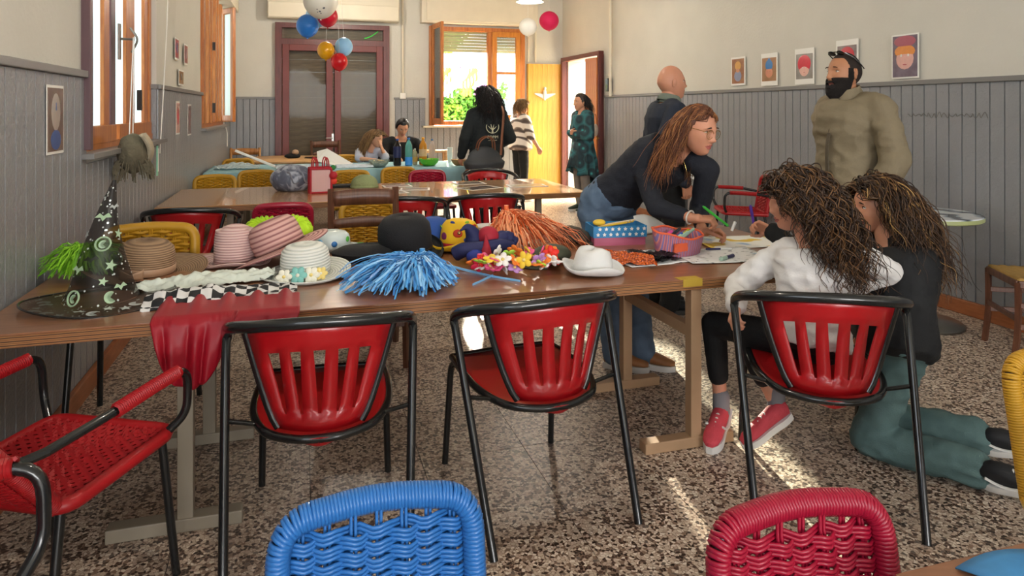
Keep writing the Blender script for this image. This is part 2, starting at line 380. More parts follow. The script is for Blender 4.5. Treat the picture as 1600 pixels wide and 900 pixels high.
# ---- door_1: dark red French door with lowered shutter
d1 = struct('door_1', MB().box((-.32, VB-.02, 1.4), (.10, .10, 2.8)).box((1.35, VB-.02, 1.4), (.10, .10, 2.8)).box((.515, VB-.02, 2.76), (1.6, .10, .08)).box((.515, VB-.02, 2.50), (1.6, .10, .10)), redbrown, smooth=0, bevel=.005)
redframe = mat('dark_red_paint', '6b2c26', .4, var=.15)
for x0, x1 in ((-.26, .50), (.53, 1.29)):
    lf = MB()
    for a in (x0+.05, x1-.05): lf.box((a, VB-.05, 1.235), (.10, .05, 2.45))
    lf.box(((x0+x1)/2, VB-.05, .12), (x1-x0-.2, .05, .20)).box(((x0+x1)/2, VB-.05, 2.41), (x1-x0-.2, .05, .10))
    lo = lf.build('door_leaf', redframe, d1, smooth=0, bevel=.005)
    MB().box(((x0+x1)/2, VB-.045, 1.29), (x1-x0-.2, .005, 2.15)).build('glass_pane', glass('door_glass', (.92, .93, .91), .08, 'MULTIPLY'), lo, smooth=0)
MB().box((.515, VB-.03, 2.63), (1.5, .005, .17)).build('transom_pane', glass('door_glass'), d1, smooth=0)
MB().tube([(.50, VB-.08, .98), (.50, VB-.13, .98), (.39, VB-.13, .98)], .009).box((.50, VB-.08, .95), (.03, .012, .2)).build('door_handle', chrome, d1)
slatm = wood('shutter_slat', '4e4034', '7a6650', (1.5, 10, 14), .45)
sm_ = MB().box((0, 0, 0), (1.62, .018, .1005)).mesh('shutter_slat', 0)
for i in range(28): inst('shutter_slat', sm_, slatm, d1, (.515, VB+.06+.006*(i % 2), .06+i*.101), (rad(3), 0, 0))
MB().grid(lambda a, b: (1.0+a*.22, VB-.035-.004*b, 2.58+.12*a**1.6+.015*b+.004*sin(a*60)), 24, 2).build('green_scribble', mat('neon_green', '35e045', .5), d1)
struct('trim_7', MB().box((.53, VB-.10, 3.10), (2.02, .22, .50)).box((.53, VB-.12, 2.98), (2.0, .24, .24)), cream, smooth=0, bevel=.012)
# ---- window_3: back window with roller shutter, left sash open
w3 = struct('window_3', MB().box((2.10, VB-.01, 2.0), (.08, .10, 1.66)).box((3.69, VB-.01, 2.0), (.08, .10, 1.66)).box((2.9, VB-.01, 2.79), (1.6, .10, .07)).box((2.9, VB-.01, 1.21), (1.6, .10, .07)), orangew, smooth=0, bevel=.005)
MB().box((3.10, VB-.01, 2.0), (.07, .09, 1.52)).build('mullion', orangew, w3, smooth=0, bevel=.004)
s3 = MB()
for a in (3.18, 3.60): s3.box((a, VB-.05, 2.0), (.085, .05, 1.52))
s3.box((3.39, VB-.05, 2.72), (.36, .05, .09)).box((3.39, VB-.05, 1.29), (.36, .05, .10)).box((3.39, VB-.05, 2.06), (.36, .03, .04))
so3 = s3.build('sash', wood('light_pine', 'b06a20', 'd08a38', (14, 14, 1.5), .35), w3, smooth=0, bevel=.004)
MB().box((3.39, VB-.05, 2.0), (.36, .005, 1.4)).build('glass_pane', glass(), so3, smooth=0)
sash(w3, VB-.07, rad(174), .55, 1.20, 2.84, u=2.11)
rsm = MB().box((0, 0, 0), (1.52, .014, .048)).mesh('roller_slat', 0)
rollm = mat('roller_plastic', 'a9b08a', .5, var=.08)
for i in range(8): inst('roller_slat', rsm, rollm, w3, (2.9, VB+.10+.003*(i % 2), 2.44+i*.051), (rad(6), 0, 0))
struct('trim_8', MB().box((2.92, VB-.09, 3.10), (2.02, .18, .47)).box((2.92, VB-.19, 3.10), (1.86, .02, .40)), cream, smooth=0, bevel=.008)
struct('trim_9', MB().box((2.9, VB-.05, 1.15), (1.92, .14, .03)), cream, smooth=0, bevel=.004)
# ---- door_2: right wall doorway, yellow leaf folded back on the back wall, orange leaf towards us
d2 = struct('door_2', MB().box((UR-.01, 11.36, 1.14), (.12, .08, 2.28)).box((UR-.01, 9.80, 1.14), (.12, .08, 2.28)).box((UR-.01, 10.58, 2.30), (.12, 1.62, .07)), redbrown, smooth=0, bevel=.004)
yb = MB().box((0, 0, 1.12), (.0865, .022, 2.2)).mesh('door_plank', 0)
lf = MB().box((4.09, VB-.03, 1.12), (.64, .025, 2.22)).build('door_leaf', yelloww, d2, smooth=0)
for i in range(7): inst('door_plank', yb, yelloww, lf, (3.826+i*.0885, VB-.06, .01))
lf = MB().box((4.36, 9.72, 1.13), (.05, .05, 2.24)).build('door_leaf', redbrown, d2, smooth=0)
pl_ = MB().box((0, 0, 1.12), (.030, .075, 2.2)).mesh('door_plank', 0)
for i in range(5): inst('door_plank', pl_, orangew, lf, (4.33-.004*i, 9.775+.079*i, .01), (0, 0, rad(4)))
MB().tube([(4.34, 9.70, 1.0), (4.30, 9.69, 1.0), (4.30, 9.66, .99)], .012).build('door_handle', mat('brass', 'b08d4a', .3, .9), lf)
# ---- pipes and switches
struct('trim_10', MB().tube([(4.40, 9.42, 1.63), (4.40, 9.42, 3.88)], .022), cream)
struct('trim_11', MB().tube([(1.62, VB-.03, 1.64), (1.62, VB-.03, 3.88)], .018).tube([(3.93, VB-.03, 2.26), (3.93, VB-.03, 3.88)], .018).tube([(3.80, VB-.03, 2.26), (3.80, VB-.03, 3.88)], .014), cream)
tag(MB().box((1.62, VB-.03, 1.66), (.10, .05, .10)).build('light_switch', white, bevel=.008, smooth=0), 'small white switch box on the back wall beside the dark red door', 'switch')
tag(MB().box((4.40, 9.50, 1.80), (.05, .09, .20)).build('light_switch', blackm, bevel=.008, smooth=0), 'small black switch box at the foot of the white wall pipe', 'switch')
# ---- outside: yard, hedge, bright wall beyond the doorway
struct('floor_yard', MB().box((5, 18, -.15), (40, 12.4, .1)).box((14.8, 6, -.15), (20, 12, .1)), mat('yard', 'b3a78c', .8), smooth=0)
hm = ramp_mat('hedge_leaf', 'ShaderNodeTexNoise', [(0, '3f7a34'), (.5, '6fae4a'), (.75, 'b9cc4e')], .6, False, Scale=3.0)
hb = MB(); rr = random.Random(3)
for i in range(5200):
    a, b = rr.random(), rr.random(); x = lerp(.6, 4.6, a); zz = .4+b**.8*(1.55+.15*sin(a*7)+.1*sin(a*19)); y = 15.6+.5*rr.random()-.1*zz
    s_ = .04+.05*rr.random(); R = Euler((rr.uniform(-1, 1), rr.uniform(-1, 1), rr.uniform(0, 6))).to_matrix()
    hb.add([R@Vector(q)+Vector((x, y, zz)) for q in ((-s_, 0, 0), (0, -s_*.6, 0), (s_, 0, .01), (0, s_*.6, 0))], [(0, 1, 2, 3)])
hd = thing('hedge', 'green leafy hedge outside the back window', 'hedge', (0, 0, 0))
o = hb.build('leaves', hm, hd, smooth=0); o['kind'] = 'stuff'
MB().box((2.6, 16.2, .85), (4.0, .6, 1.95)).build('branches', mat('hedge_dark', '3c5a2c', .8), hd, smooth=0)
tag(MB().box((8.6, 12.2, 1.7), (.3, 9, 3.4)).build('garden_wall', mat('sunny_wall', 'e8dcae', .8)), 'pale yellow wall outside the open doorway', 'wall')
tr_ = thing('tree', 'added leafy tree crown above the hedge, blocking sun at the back window', 'tree', (1.7, 16.6, -.1)); tl_ = MB(); rr = random.Random(12)  # crown added mostly out of view to block sun through the left opening
for i in range(3600):
    d = Vector((rr.gauss(0, 1), rr.gauss(0, 1), rr.gauss(0, 1))).normalized()*rr.random()**.4; p = Vector((1.25+.95*d.x, -.5+.6*d.y, 3.65+.85*d.z)); s_ = .05+.05*rr.random(); R = Euler((rr.uniform(-1, 1), rr.uniform(-1, 1), rr.uniform(0, 6))).to_matrix()
    tl_.add([R@Vector(q)+p for q in ((-s_, 0, 0), (0, -s_*.6, 0), (s_, 0, .01), (0, s_*.6, 0))], [(0, 1, 2, 3)])
o = tl_.build('leaves', hm, tr_, smooth=0); o['kind'] = 'stuff'
MB().tube(cr([(0, 0, 0), (.05, 0, 1.6), (.35, -.1, 2.8), (1.2, -.5, 3.6)], 6), [.10]*8+[.07]*6+[.04]*5, 8).build('trunk', mat('bark', '5a4636', .9), tr_)
# streamers of purple and yellow film hanging outside the back window
for i, (x, zz, c, L) in enumerate(((2.30, 2.28, 'a05ba8', .5), (2.62, 2.20, 'c8a428', .45), (2.80, 2.275, '9a4f8e', .6), (3.12, 2.2, 'd9c02c', .5), (3.34, 2.15, '8d5aa0', .45), (3.62, 2.2, 'b06aa8', .35))):
    mb = MB()
    for k in range(5):
        dx = .05*k-.1
        mb.grid(lambda a, b: ((x+dx-.35*b*L+.03*sin(9*b+k)+a*.04)*1.145, 14.5+.03*k, 1.42+(zz-1.42-b*L+.02*sin(14*b+k))*1.15), 1, 10)
    tag(mb.build('streamer', mat('film_'+c, c, .5)), ('leftmost lilac', 'left yellow', 'long lilac middle', 'right yellow', 'right short lilac', 'rightmost pale lilac')[i]+' streamer hanging outside the back window', 'streamer', 'streamers outside the window')
tag(MB().tube([(1.8, 14.56, 2.44), (3.1, 14.56, 2.36), (4.8, 14.56, 2.42)], .008).build('streamer_line', white), 'thin line carrying the streamers outside the window', 'line')
# ------------------------------------------------------------ tables
topw = wood('table_top_wood', '7a4c33', '98694a', (1.2, 9, 9), .30, 3, coat=.25, bump=.03)
topw2 = wood('varnished_table_top', 'a5784e', 'c49a6c', (1.2, 9, 9), .22, 3, coat=.5, bump=.03)
plyw = ramp_mat('ply_edge', 'ShaderNodeTexWave', [(0, '7a4c28'), (.5, 'b8834c'), (.8, '5a3820')], .5, False, (1, 1, 1), Scale=26, bands_direction='Z', Distortion=.6)
legp = mat('grey_leg_paint', '8c8272', .5, var=.15)
legl = mat('pale_leg_wood', 'b08f6e', .5, var=.15)
ZT = .72
def slab_table(name, label, u0, u1, v0, v1, legs, th=.045, m=topw, zt=ZT, group=None, cat='table', legm=legp, feet=True):
    b = thing(name, label, cat, ((u0+u1)/2, (v0+v1)/2, 0), 0, group); cx, cy = b.location.x, b.location.y
    MB().box((0, 0, zt-.004), (u1-u0, v1-v0, .008)).build('table_top', m, b, smooth=0, bevel=.002)
    MB().box((0, 0, zt-.008-(th-.008)/2), (u1-u0, v1-v0, th-.008)).build('plywood_core', plyw, b, smooth=0)
    for (u, va, vb_, lm) in legs:
        for v in (va, vb_):
            MB().box((u-cx, v-cy, (zt-th+.04)/2), (.05, .05, zt-th-.04)).build('leg', lm, b, smooth=0, bevel=.003)
            if feet: MB().box((u-cx-.03, v-cy, .0225), (.42, .06, .045)).build('foot', lm, b, smooth=0, bevel=.004)
        MB().bar((u-cx, va-cy, .48), (u-cx, vb_-cy, .48), .04, .05).build('stretcher', lm, b, smooth=0, bevel=.003)
    return b
t1 = slab_table('work_table', 'long brown plywood table in front, covered with carnival hats and costumes', UL+.03, 2.46, 2.54, 3.70, [(-.37, 2.585, 3.23, legp), (1.60, 2.60, 3.24, legl)])
for u in (-.30, 1.83): MB().box((u-t1.location.x, 2.538-t1.location.y, .695), (.018, .012, .05)).build('latch', blackm, t1, smooth=0)
MB().box((1.55-t1.location.x, 2.56-t1.location.y, .7205), (.10, .05, .001)).box((1.56-t1.location.x, 2.5385-t1.location.y, .705), (.09, .002, .032)).build('yellow_tape', mat('yellow_tape', 'b99a34', .5), t1, smooth=0)
t2 = slab_table('work_table', 'long brown varnished plywood table in the middle of the room, strewn with photo sheets', UL+.03, 2.37, 5.52, 6.75, [(-.5, 5.62, 6.6, legp), (1.95, 5.62, 6.6, legp)], m=topw2)
MB().box((.52-t2.location.x, 5.517-t2.location.y, .70), (.05, .004, .04)).build('yellow_tape', MC['yellow_tape'], t2, smooth=0)
t3 = slab_table('buffet_table', 'long table under a pale blue cloth, set with bottles and bowls', UL+.05, 2.03, 8.15, 9.15, [(-.6, 8.25, 9.0, legp), (1.7, 8.25, 9.0, legp)], zt=.735)
clothm = mat('pale_blue_cloth', '8fb9c2', .7, var=.1, bump=.1, bs=30)
def clothf(a, b):
    # drape: b runs from the hem at the near side over the top to the far hem
    u = lerp(UL+.03, 2.07, a); L = (.20, 1.04, .20); s = b*sum(L)
    fold = .014*sin(u*17)+.01*sin(u*31+1)
    if s < L[0]: return (u, 8.13+fold*(1-s/L[0])-.012, .745-(L[0]-s)+.02*sin(u*5))
    if s < L[0]+L[1]: return (u, 8.13+(s-L[0]), .745+.002*sin(u*23+s*9))
    return (u, 9.17+fold*(s-L[0]-L[1])/L[2], .745-(s-L[0]-L[1]))
tag(MB().grid(clothf, 90, 36).build('tablecloth', clothm, solid=.003, smooth=60), 'pale blue cloth draped over the long buffet table', 'tablecloth')
# round wooden table at the back with a drawer-like apron
t4 = thing('side_table', 'round pale wooden table standing before the dark red French door', 'table', (-.22, 10.35, 0))
lw = wood('pale_pine', 'b98a58', 'd6ae7c', (1.5, 8, 8), .4)
MB().lathe([(0, .745), (.60, .745), (.62, .735), (.62, .715), (.60, .705), (0, .705)], 40).build('table_top', lw, t4, smooth=40)
MB().box((.08, 0, .655), (.62, .62, .10)).build('apron', yelloww, t4, smooth=0, bevel=.004)
for x in (-.2, .36):
    for y in (-.28, .28): MB().box((x, y, .30), (.05, .05, .60)).build('leg', lw, t4, smooth=0, bevel=.004)
bn = thing('wooden_bench', 'small pale wooden bench by the back wall under the window', 'bench', (2.0, 10.9, 0))
MB().box((0, 0, .775), (.62, .30, .035)).build('seat', lw, bn, smooth=0, bevel=.005)
for x in (-.22, .22):
    for y in (-.1, .1): MB().box((x, y, .38), (.06, .05, .755)).build('leg', lw, bn, smooth=0, bevel=.004)
# near table at the lower right corner with a blue napkin
t5 = slab_table('work_table', 'corner of a brown plywood table at the lower right edge, under a blue napkin', .86, 2.3, .05, .835, [(1.05, .15, .7, legp), (2.1, .15, .7, legp)])
nm = mat('blue_napkin', '3f83b8', .7, var=.25, vs=14)
tag(MB().grid(lambda a, b: (.955+a*.42+.03*b, .815-.30*b-.05*a+.01*sin(a*9), .7225+.012*max(0, sin(a*6+b*4))+.006*abs(sin(b*9))), 20, 16).build('napkin', nm, solid=.002, smooth=60), 'crumpled blue paper napkin on the table at the lower right corner', 'napkin')

# ------------------------------------------------------------ chair A: red slotted shell in a black tube frame
redp = mat('red_plastic', 'b0121a', .32, var=.06, coat=.3)
redseat = mat('red_seat_plastic', 'a8181c', .30, var=.06, coat=.3)
def chairA_parts():
    P = {}
    fr = MB()
    half = [(-.265, -.33, 0), (-.300, -.07, .60), (-.302, -.025, .672), (-.297, -.06, .710), (-.265, -.15, .742), (-.19, -.225, .762), (-.09, -.258, .772)]
    pts = half+[(0, -.266, .775)]+[(-x, y, z) for x, y, z in half[::-1]]
    pc = cr(pts, 7); fr.tube(pc, [lerp(.0145, .019, max(0, min(1, (p.z-.66)/.06))) for p in pc], 10)
    P['tube_frame'] = fr.mesh('tube_frame', 60)
    ring = [(-.215, .285, .435), (-.225, .10, .435), (-.215, -.06, .428), (-.165, -.185, .42), (-.08, -.238, .415), (0, -.25, .414)]
    ring = ring+[(-x, y, z) for x, y, z in ring[-2::-1]]
    rg = cr(ring, 6)
    sr = MB().tube(rg+[], .0135, 8).tube(bend([(-.215, .285, .435), (0, .30, .435), (.215, .285, .435)], .05), .0135, 8)
    P['seat_ring'] = sr.mesh('seat_ring', 60)
    n = len(rg)
    def pan(a, b):
        i = a*(n//2); k = int(i); f = i-k; p = rg[min(k, n-1)].lerp(rg[min(k+1, n-1)], f); q = Vector((-p.x, p.y, p.z)); x = p.lerp(q, b)
        return (x.x, x.y, x.z+.008-.022*sin(pi*b)*min(1, 3*a+.2)*(1 if a < .9 else .5))
    st = MB().grid(pan, 20, 16); P['seat'] = st.mesh('seat', 60)
    for s, nm in ((-1, 'L'), (1, 'R')):
        P['leg'+nm] = MB().tube(bend([(s*.20, .13, .425), (s*.222, .27, .43), (s*.235, .315, 0)], .06, 6), .013, 8).mesh('front_leg', 60)
        P['br'+nm] = MB().tube([(s*.285, -.135, .445), (s*.20, -.13, .425)], .008, 6).mesh('bracket', 60)
    cols = [-1, -.80, -.655, -.50, -.345, -.20, -.07, .07, .20, .345, .50, .655, .80, 1]
    # five slots: columns at (1..2) etc
    slots = {1: 0, 3: 0, 5: 0}
    edges = [-1, -.76, -.58, -.43, -.27, -.09, .09, .27, .43, .58, .76, 1]
    def shell(s, t):
        # s -1..1 across, t 0 bottom .. 1 top
        w = lerp(.125, .225, t**.75); x = s*w
        yb = lerp(-.238, -.262, t)+lerp(.05, .10, t)*s*s
        return (x, yb+.012*sin(pi*t), lerp(.432, .765-.035*s*s, t))
    us = []; 
    for i in range(11): us.append(edges[i])
    us.append(1)
    rows = [0, .08, .16, .22, .36, .5, .64, .76, .84, .92, 1]
    # narrow slots towards the bottom by pulling the edges together
    vs = []; fs = []
    for j, t in enumerate(rows):
        for i, s in enumerate(us):
            q = s
            if 1 <= i <= 10:
                sl = (i-1)//2; c = (us[1+2*sl]+us[2+2*sl])/2; k = lerp(.35, 1, max(0, min(1, (t-.16)/.6))); q = c+(s-c)*k
            vs.append(shell(q, t))
    w = len(us)
    for j in range(len(rows)-1):
        for i in range(w-1):
            if i % 2 == 1 and 2 <= j <= 6 and i <= 9: continue
            fs.append((j*w+i, j*w+i+1, (j+1)*w+i+1, (j+1)*w+i))
    P['backrest'] = MB().add(vs, fs).mesh('backrest', 60)
    for s, nm in ((-1, 'l'), (1, 'r')):
        P['up'+nm] = MB().tube([Vector(shell(s*1.02, t))+Vector((0, -.004, 0)) for t in [k/10 for k in range(11)]], .012, 8, ry=.008).mesh('back_upright', 60)
    return P
PA = chairA_parts()
def chairA(label, u, v, rz):
    b = thing('armchair', label, 'chair', (u, v, 0), rz, 'red plastic armchairs')
    inst('tube_frame', PA['tube_frame'], blackm, b); inst('seat_ring', PA['seat_ring'], blackm, b)
    o = inst('seat', PA['seat'], redseat, b); m = o.modifiers.new('s', 'SOLIDIFY'); m.thickness = .012
    o = inst('backrest', PA['backrest'], redp, b); m = o.modifiers.new('s', 'SOLIDIFY'); m.thickness = .007; m.offset = 0
    for k in ('legL', 'legR'): inst('front_leg', PA[k], blackm, b)
    for k in ('brL', 'brR'): inst('bracket', PA[k], blackm, b)
    for k in ('upl', 'upr'): inst('back_upright', PA[k], blackm, b)
    return b
chairA('red slotted plastic armchair in front, under the hanging red skirt', .075, 2.46, rad(-4))
chairA('red slotted plastic armchair in front, in the middle of the near table', .82, 2.46, rad(5))
chairA('red slotted plastic armchair with the person in the white sweatshirt sitting on it', 1.88, 2.19, rad(-28))
chairA('red slotted plastic armchair between the left wall and the middle table', -.70, 5.18, rad(-4))
chairA('red slotted plastic armchair behind the black bowler hat, left of a pair', .78, 5.36, rad(-8))
chairA('red slotted plastic armchair behind the yellow polka-dot hat, right of a pair', 1.41, 5.36, rad(-4))
chairA('red plastic armchair at the far side of the middle table, below the shoulder bag', 1.93, 7.05, rad(182))

# ------------------------------------------------------------ chair B: cord-woven chair
def uframe(w, h, y0, y1, z0, r=.07, n=6):
    # path of the back frame: up one side, across, down (leaning from y0 to y1)
    a = [(-w/2, y0, z0), (-w/2, lerp(y0, y1, .6), z0+h*.6), (-w/2, y1, z0+h), (0, y1-.02, z0+h+.012), (w/2, y1, z0+h), (w/2, lerp(y0, y1, .6), z0+h*.6), (w/2, y0, z0)]
    return bend(a, r, n)
def helix(path, R, r, turns, n=5, seg=9, xa=None):
    P = [Vector(p) for p in path]; acc = [0]
    for i in range(1, len(P)): acc.append(acc[-1]+(P[i]-P[i-1]).length)
    Lt = acc[-1]; N = turns*seg; out = []; k = 0; X = Vector((0, 0, 1))
    for i in range(N+1):
        d = Lt*i/N
        while k < len(P)-2 and acc[k+1] < d: k += 1
        t = (P[k+1]-P[k]).normalized(); p = P[k].lerp(P[k+1], (d-acc[k])/max(1e-9, acc[k+1]-acc[k]))
        X = X-t*X.dot(t)
        if X.length < 1e-5: X = t.orthogonal()
        X.normalize(); Y = t.cross(X); a = 2*pi*i/seg
        out.append(p+X*cos(a)*R+Y*sin(a)*R)
    return MB().tube(out, r, n)
def chairB_parts(fine):
    P = {}; w, h = .365, .33; y0, y1, z0 = -.20, -.255, .43
    path = uframe(w, h, y0, y1, z0)
    P['back_frame'] = MB().tube(path, .0145, 8).mesh('back_frame', 60)
    P['frame_wrap'] = (helix(path, .0185, .0046, 150 if fine else 60, 5 if fine else 4, 9 if fine else 6) if fine else MB().tube(path, .022, 8)).mesh('frame_wrap', 80)
    wv = MB(); nw = 7 if fine else 7; rr = .0036 if fine else .005
    def bp(s, t, d): return Vector((s*w/2, lerp(y0, y1, t)+.012*(1-s*s)-.012+d, z0+h*t))
    for i in range(nw):
        s = -.78+1.56*i/(nw-1)
        for k in (-1, 1): wv.tube([bp(s+k*.022, t/12, .002*cos(t*pi)) for t in range(13)], rr, 5 if fine else 4)
    nr = 24 if fine else 21
    for j in range(nr):
        t = .03+(.90 if fine else .95)*(j+.5)/nr
        for k in ((-.0075, .0, .0075) if fine else (0,)):
            N = (nw-1)*4+8; pts = []
            for i in range(N+1):
                s = -1+2*i/N; ph = (s+.78)/1.56*(nw-1)
                sag = .006*sin(ph*pi*2+j*pi)
                pts.append(bp(s, t, .0095*cos(ph*pi+j*pi))+Vector((0, 0, k+sag*.35)))
            wv.tube(pts, rr if fine else .0085, 5 if fine else 4, caps=False)
    P['back_weave'] = wv.mesh('back_weave', 80)
    sw, sd = .42, .42
    rim = bend([(-sw/2, -.20, .43), (-sw/2, .20, .445), (sw/2, .20, .445), (sw/2, -.20, .43), (-sw/2+.001, -.20, .43)], .05)
    P['seat_frame'] = MB().tube(rim, .02, 8).mesh('seat_frame', 60)
    sv = MB(); ns = 26 if fine else 14
    for i in range(ns):
        x = -sw/2+.02+(sw-.04)*i/(ns-1)
        sv.tube([(x, -.20+.40*k/20, .436+.015*k/20+.004*cos(k*pi+i*pi)-.012*sin(pi*k/20)) for k in range(21)], .0065, 4, caps=False)
        y = -.19+.38*i/(ns-1)
        sv.tube([(-sw/2+.42*k/20, y, .438+.015*(y+.2)/.4-.004*cos(k*pi+i*pi)-.012*sin(pi*k/20)) for k in range(21)], .0065, 4, caps=False)
    P['seat_weave'] = sv.mesh('seat_weave', 80)
    for s in (-1, 1):
        P['f%d' % s] = MB().tube([(s*.195, .17, .43), (s*.215, .21, 0)], .0125, 8).mesh('leg', 60)
        P['r%d' % s] = MB().tube([(s*.18, -.18, .43), (s*.20, -.25, 0)], .0125, 8).mesh('leg', 60)
        arm = bend([(s*.20, .17, .44), (s*.255, .205, .50), (s*.262, .20, .645), (s*.26, -.10, .63), (s*.215, -.255, .60)], .06, 6)
        P['arm%d' % s] = MB().tube(arm, .0125, 8).mesh('arm_tube', 60)
        P['rest%d' % s] = helix([(s*.262, .155, .644), (s*.261, .05, .640), (s*.26, -.09, .631)], .016, .005, 34, 4, 8).mesh('arm_wrap', 80)
    return P
PB = [chairB_parts(0), chairB_parts(1)]
cordY = mat('mustard_cord', 'b98a22', .45, var=.1); cordR = mat('dark_red_cord', '9c1230', .35, var=.08, coat=.2); cordB = mat('blue_cord', '2f6fb5', .35, var=.06, coat=.2); cordS = mat('scarlet_cord', 'a5161c', .4, var=.1)
def chairB(label, u, v, rz, m, fine=0, arms=False, z=0, s=1):
    P = PB[fine]; b = thing('woven_chair', label, 'chair', (u, v, z), rz, 'cord-woven chairs')
    if s != 1: b.scale = s if hasattr(s, '__len__') else (s, s, s)
    inst('back_frame', P['back_frame'], blackm, b)
    o = inst('frame_wrap', P['frame_wrap'], m, b); o['kind'] = 'stuff'
    o = inst('back_weave', P['back_weave'], m, b); o['kind'] = 'stuff'
    inst('seat_frame', P['seat_frame'], m, b); o = inst('seat_weave', P['seat_weave'], m, b); o['kind'] = 'stuff'
    for k in ('f-1', 'f1', 'r-1', 'r1'): inst('leg', P[k], blackm, b)
    if arms:
        for k in (-1, 1):
            o = inst('arm_tube', P['arm%d' % k], blackm, b); inst('arm_wrap', P['rest%d' % k], m, o)
    return b
def recline(b, a):
    for o in b.children:
        if o.name.split('.')[0] in ('back_frame', 'frame_wrap', 'back_weave'): o.matrix_basis = Matrix.Translation((0, -.2, .43)) @ Matrix.Rotation(a, 4, 'X') @ Matrix.Translation((0, .2, -.43))
chairB('bright blue cord-woven chair back at the bottom edge in front of the tables', .125, .91, rad(180), cordB, 1, s=(.87, 1, 1))
chairB('crimson cord-woven chair back at the bottom edge beside the blue napkin', .77, .69, rad(178), cordR, 1, s=(.85, 1, 1))
chairB('mustard cord-woven chair cut off by the right edge beside black sneakers', 1.95, 1.10, rad(180), cordY, 1)
recline(chairB('scarlet cord-woven armchair in the lower left, wrapped arms, facing the front table', -.65, 2.25, rad(-28), cordS, 1, True), rad(30))
for k in (-1, 1): MB().tube([(k*.215, -.255, .60), (k*.20, -.30, .598), (k*.186, -.345, .60)], .0125, 8).build('arm_link', blackm, bpy.data.objects['woven_chair.003'])
chairB('armchair with black arm tube cut off by the lower left edge', -.72, 1.36, rad(-90), cordS, 0, True, s=1.08)
chairB('mustard cord-woven chair at the left wall behind the brown straw hat', -.70, 3.50, rad(180), cordY, 0, s=1.1)
chairB('dark red cord-woven chair behind the lime green boa', -.11, 5.30, 0, cordR)
chairB('mustard cord-woven chair seen between the posts of the dark wooden chair', .46, 4.72, rad(180), cordY)
chairB('mustard cord-woven chair nearest the left wall by the buffet table', -.80, 7.15, rad(180), cordY)
chairB('mustard cord-woven chair second from the left wall by the buffet table', -.44, 7.62, rad(178), cordY)
chairB('mustard cord-woven chair behind the red gingham bag', .52, 7.3, rad(180), cordY)
chairB('mustard cord-woven chair in front of the green bowl', 1.08, 7.58, rad(185), cordY)
chairB('crimson cord-woven chair beside the mustard one in front of the green bowl', 1.30, 7.1, rad(180), cordR)
chairB('mustard cord-woven chair at the left behind the buffet table', -.80, 9.55, rad(175), cordY)
chairB('mustard cord-woven chair behind the white cardboard on the buffet', .60, 9.95, rad(178), cordY)
chairB('scarlet cord-woven armchair against the right wall beside the zebra bistro table', 4.12, 5.85, rad(68), cordS, 0, True)

# ------------------------------------------------------------ chair C: wooden ladder-back chair with straw seat
straw = mat('straw', 'a9864a', .8, var=.2, vs=30, bump=.5, bs=90)
def chairC(label, u, v, rz, m, hb=.90, w=.40):
    b = thing('wooden_chair', label, 'chair', (u, v, 0), rz, 'wooden chairs'); d = .38
    for s in (-1, 1):
        MB().tube(cr([(s*w/2, -d/2-.05, 0), (s*w/2, -d/2, .25), (s*w/2, -d/2, .45), (s*w/2, -d/2-.06, hb)], 6), .019, 4).build('back_post', m, b, smooth=50)
        MB().tube(cr([(s*w/2, d/2+.02, 0), (s*w/2, d/2, .2), (s*w/2, d/2, .45)], 5), .019, 4).build('leg', m, b, smooth=50)
        for z in (.2, .32): MB().bar((s*w/2, -d/2, z), (s*w/2, d/2, z), .018, .03).build('side_rail', m, b, smooth=0, bevel=.003)
    for z, hh in ((hb-.06, .085), (hb-.21, .05), (.55, .035)):
        f = (z-.45)/(hb-.45)
        MB().grid(lambda a, q: ((a-.5)*w, -d/2-.06*f-.02*sin(pi*a), z+(q-.5)*hh+(.012*sin(pi*a) if q > .5 else 0)), 8, 1).build('back_rail', m, b, solid=.018, smooth=50)
    for y in (-d/2, d/2): MB().bar((-w/2, y, .24), (w/2, y, .24), .018, .03).build('cross_rail', m, b, smooth=0, bevel=.003)
    MB().grid(lambda x, y: ((x-.5)*w, (y-.5)*d, .455-.012*sin(pi*x)*sin(pi*y)+.003*sin(40*(abs(x-.5)-abs(y-.5)))), 24, 24).build('straw_seat', straw, b, solid=.03, smooth=60)
    for y in (-d/2, d/2): MB().bar((-w/2, y, .44), (w/2, y, .44), .025, .04).build('seat_rail', m, b, smooth=0, bevel=.003)
    for s in (-1, 1): MB().bar((s*w/2, -d/2, .44), (s*w/2, d/2, .44), .025, .04).build('seat_rail', m, b, smooth=0, bevel=.003)
    return b
darkw = wood('dark_stained_wood', '4a2a1c', '6e4632', (14, 14, 1.5), .4)
honey = wood('honey_wood', '9c6230', 'c08a4e', (14, 14, 1.5), .4)
chairC('dark-stained wooden ladder-back chair behind the front table, beside the lime boa', .37, 4.05, rad(180), darkw, .95, .385)
chairC('honey wooden chair at the back left corner beside the round table', -.78, 10.85, rad(180), honey, .86)
chairC('brown wooden chair in front of the dark red French door', .42, 10.95, rad(190), darkw, .95, .42)
rc = chairC('dark wooden chair with straw seat cut off by the right edge, by the grey panelling', 4.13, 2.98, rad(60), darkw, .9, .38)
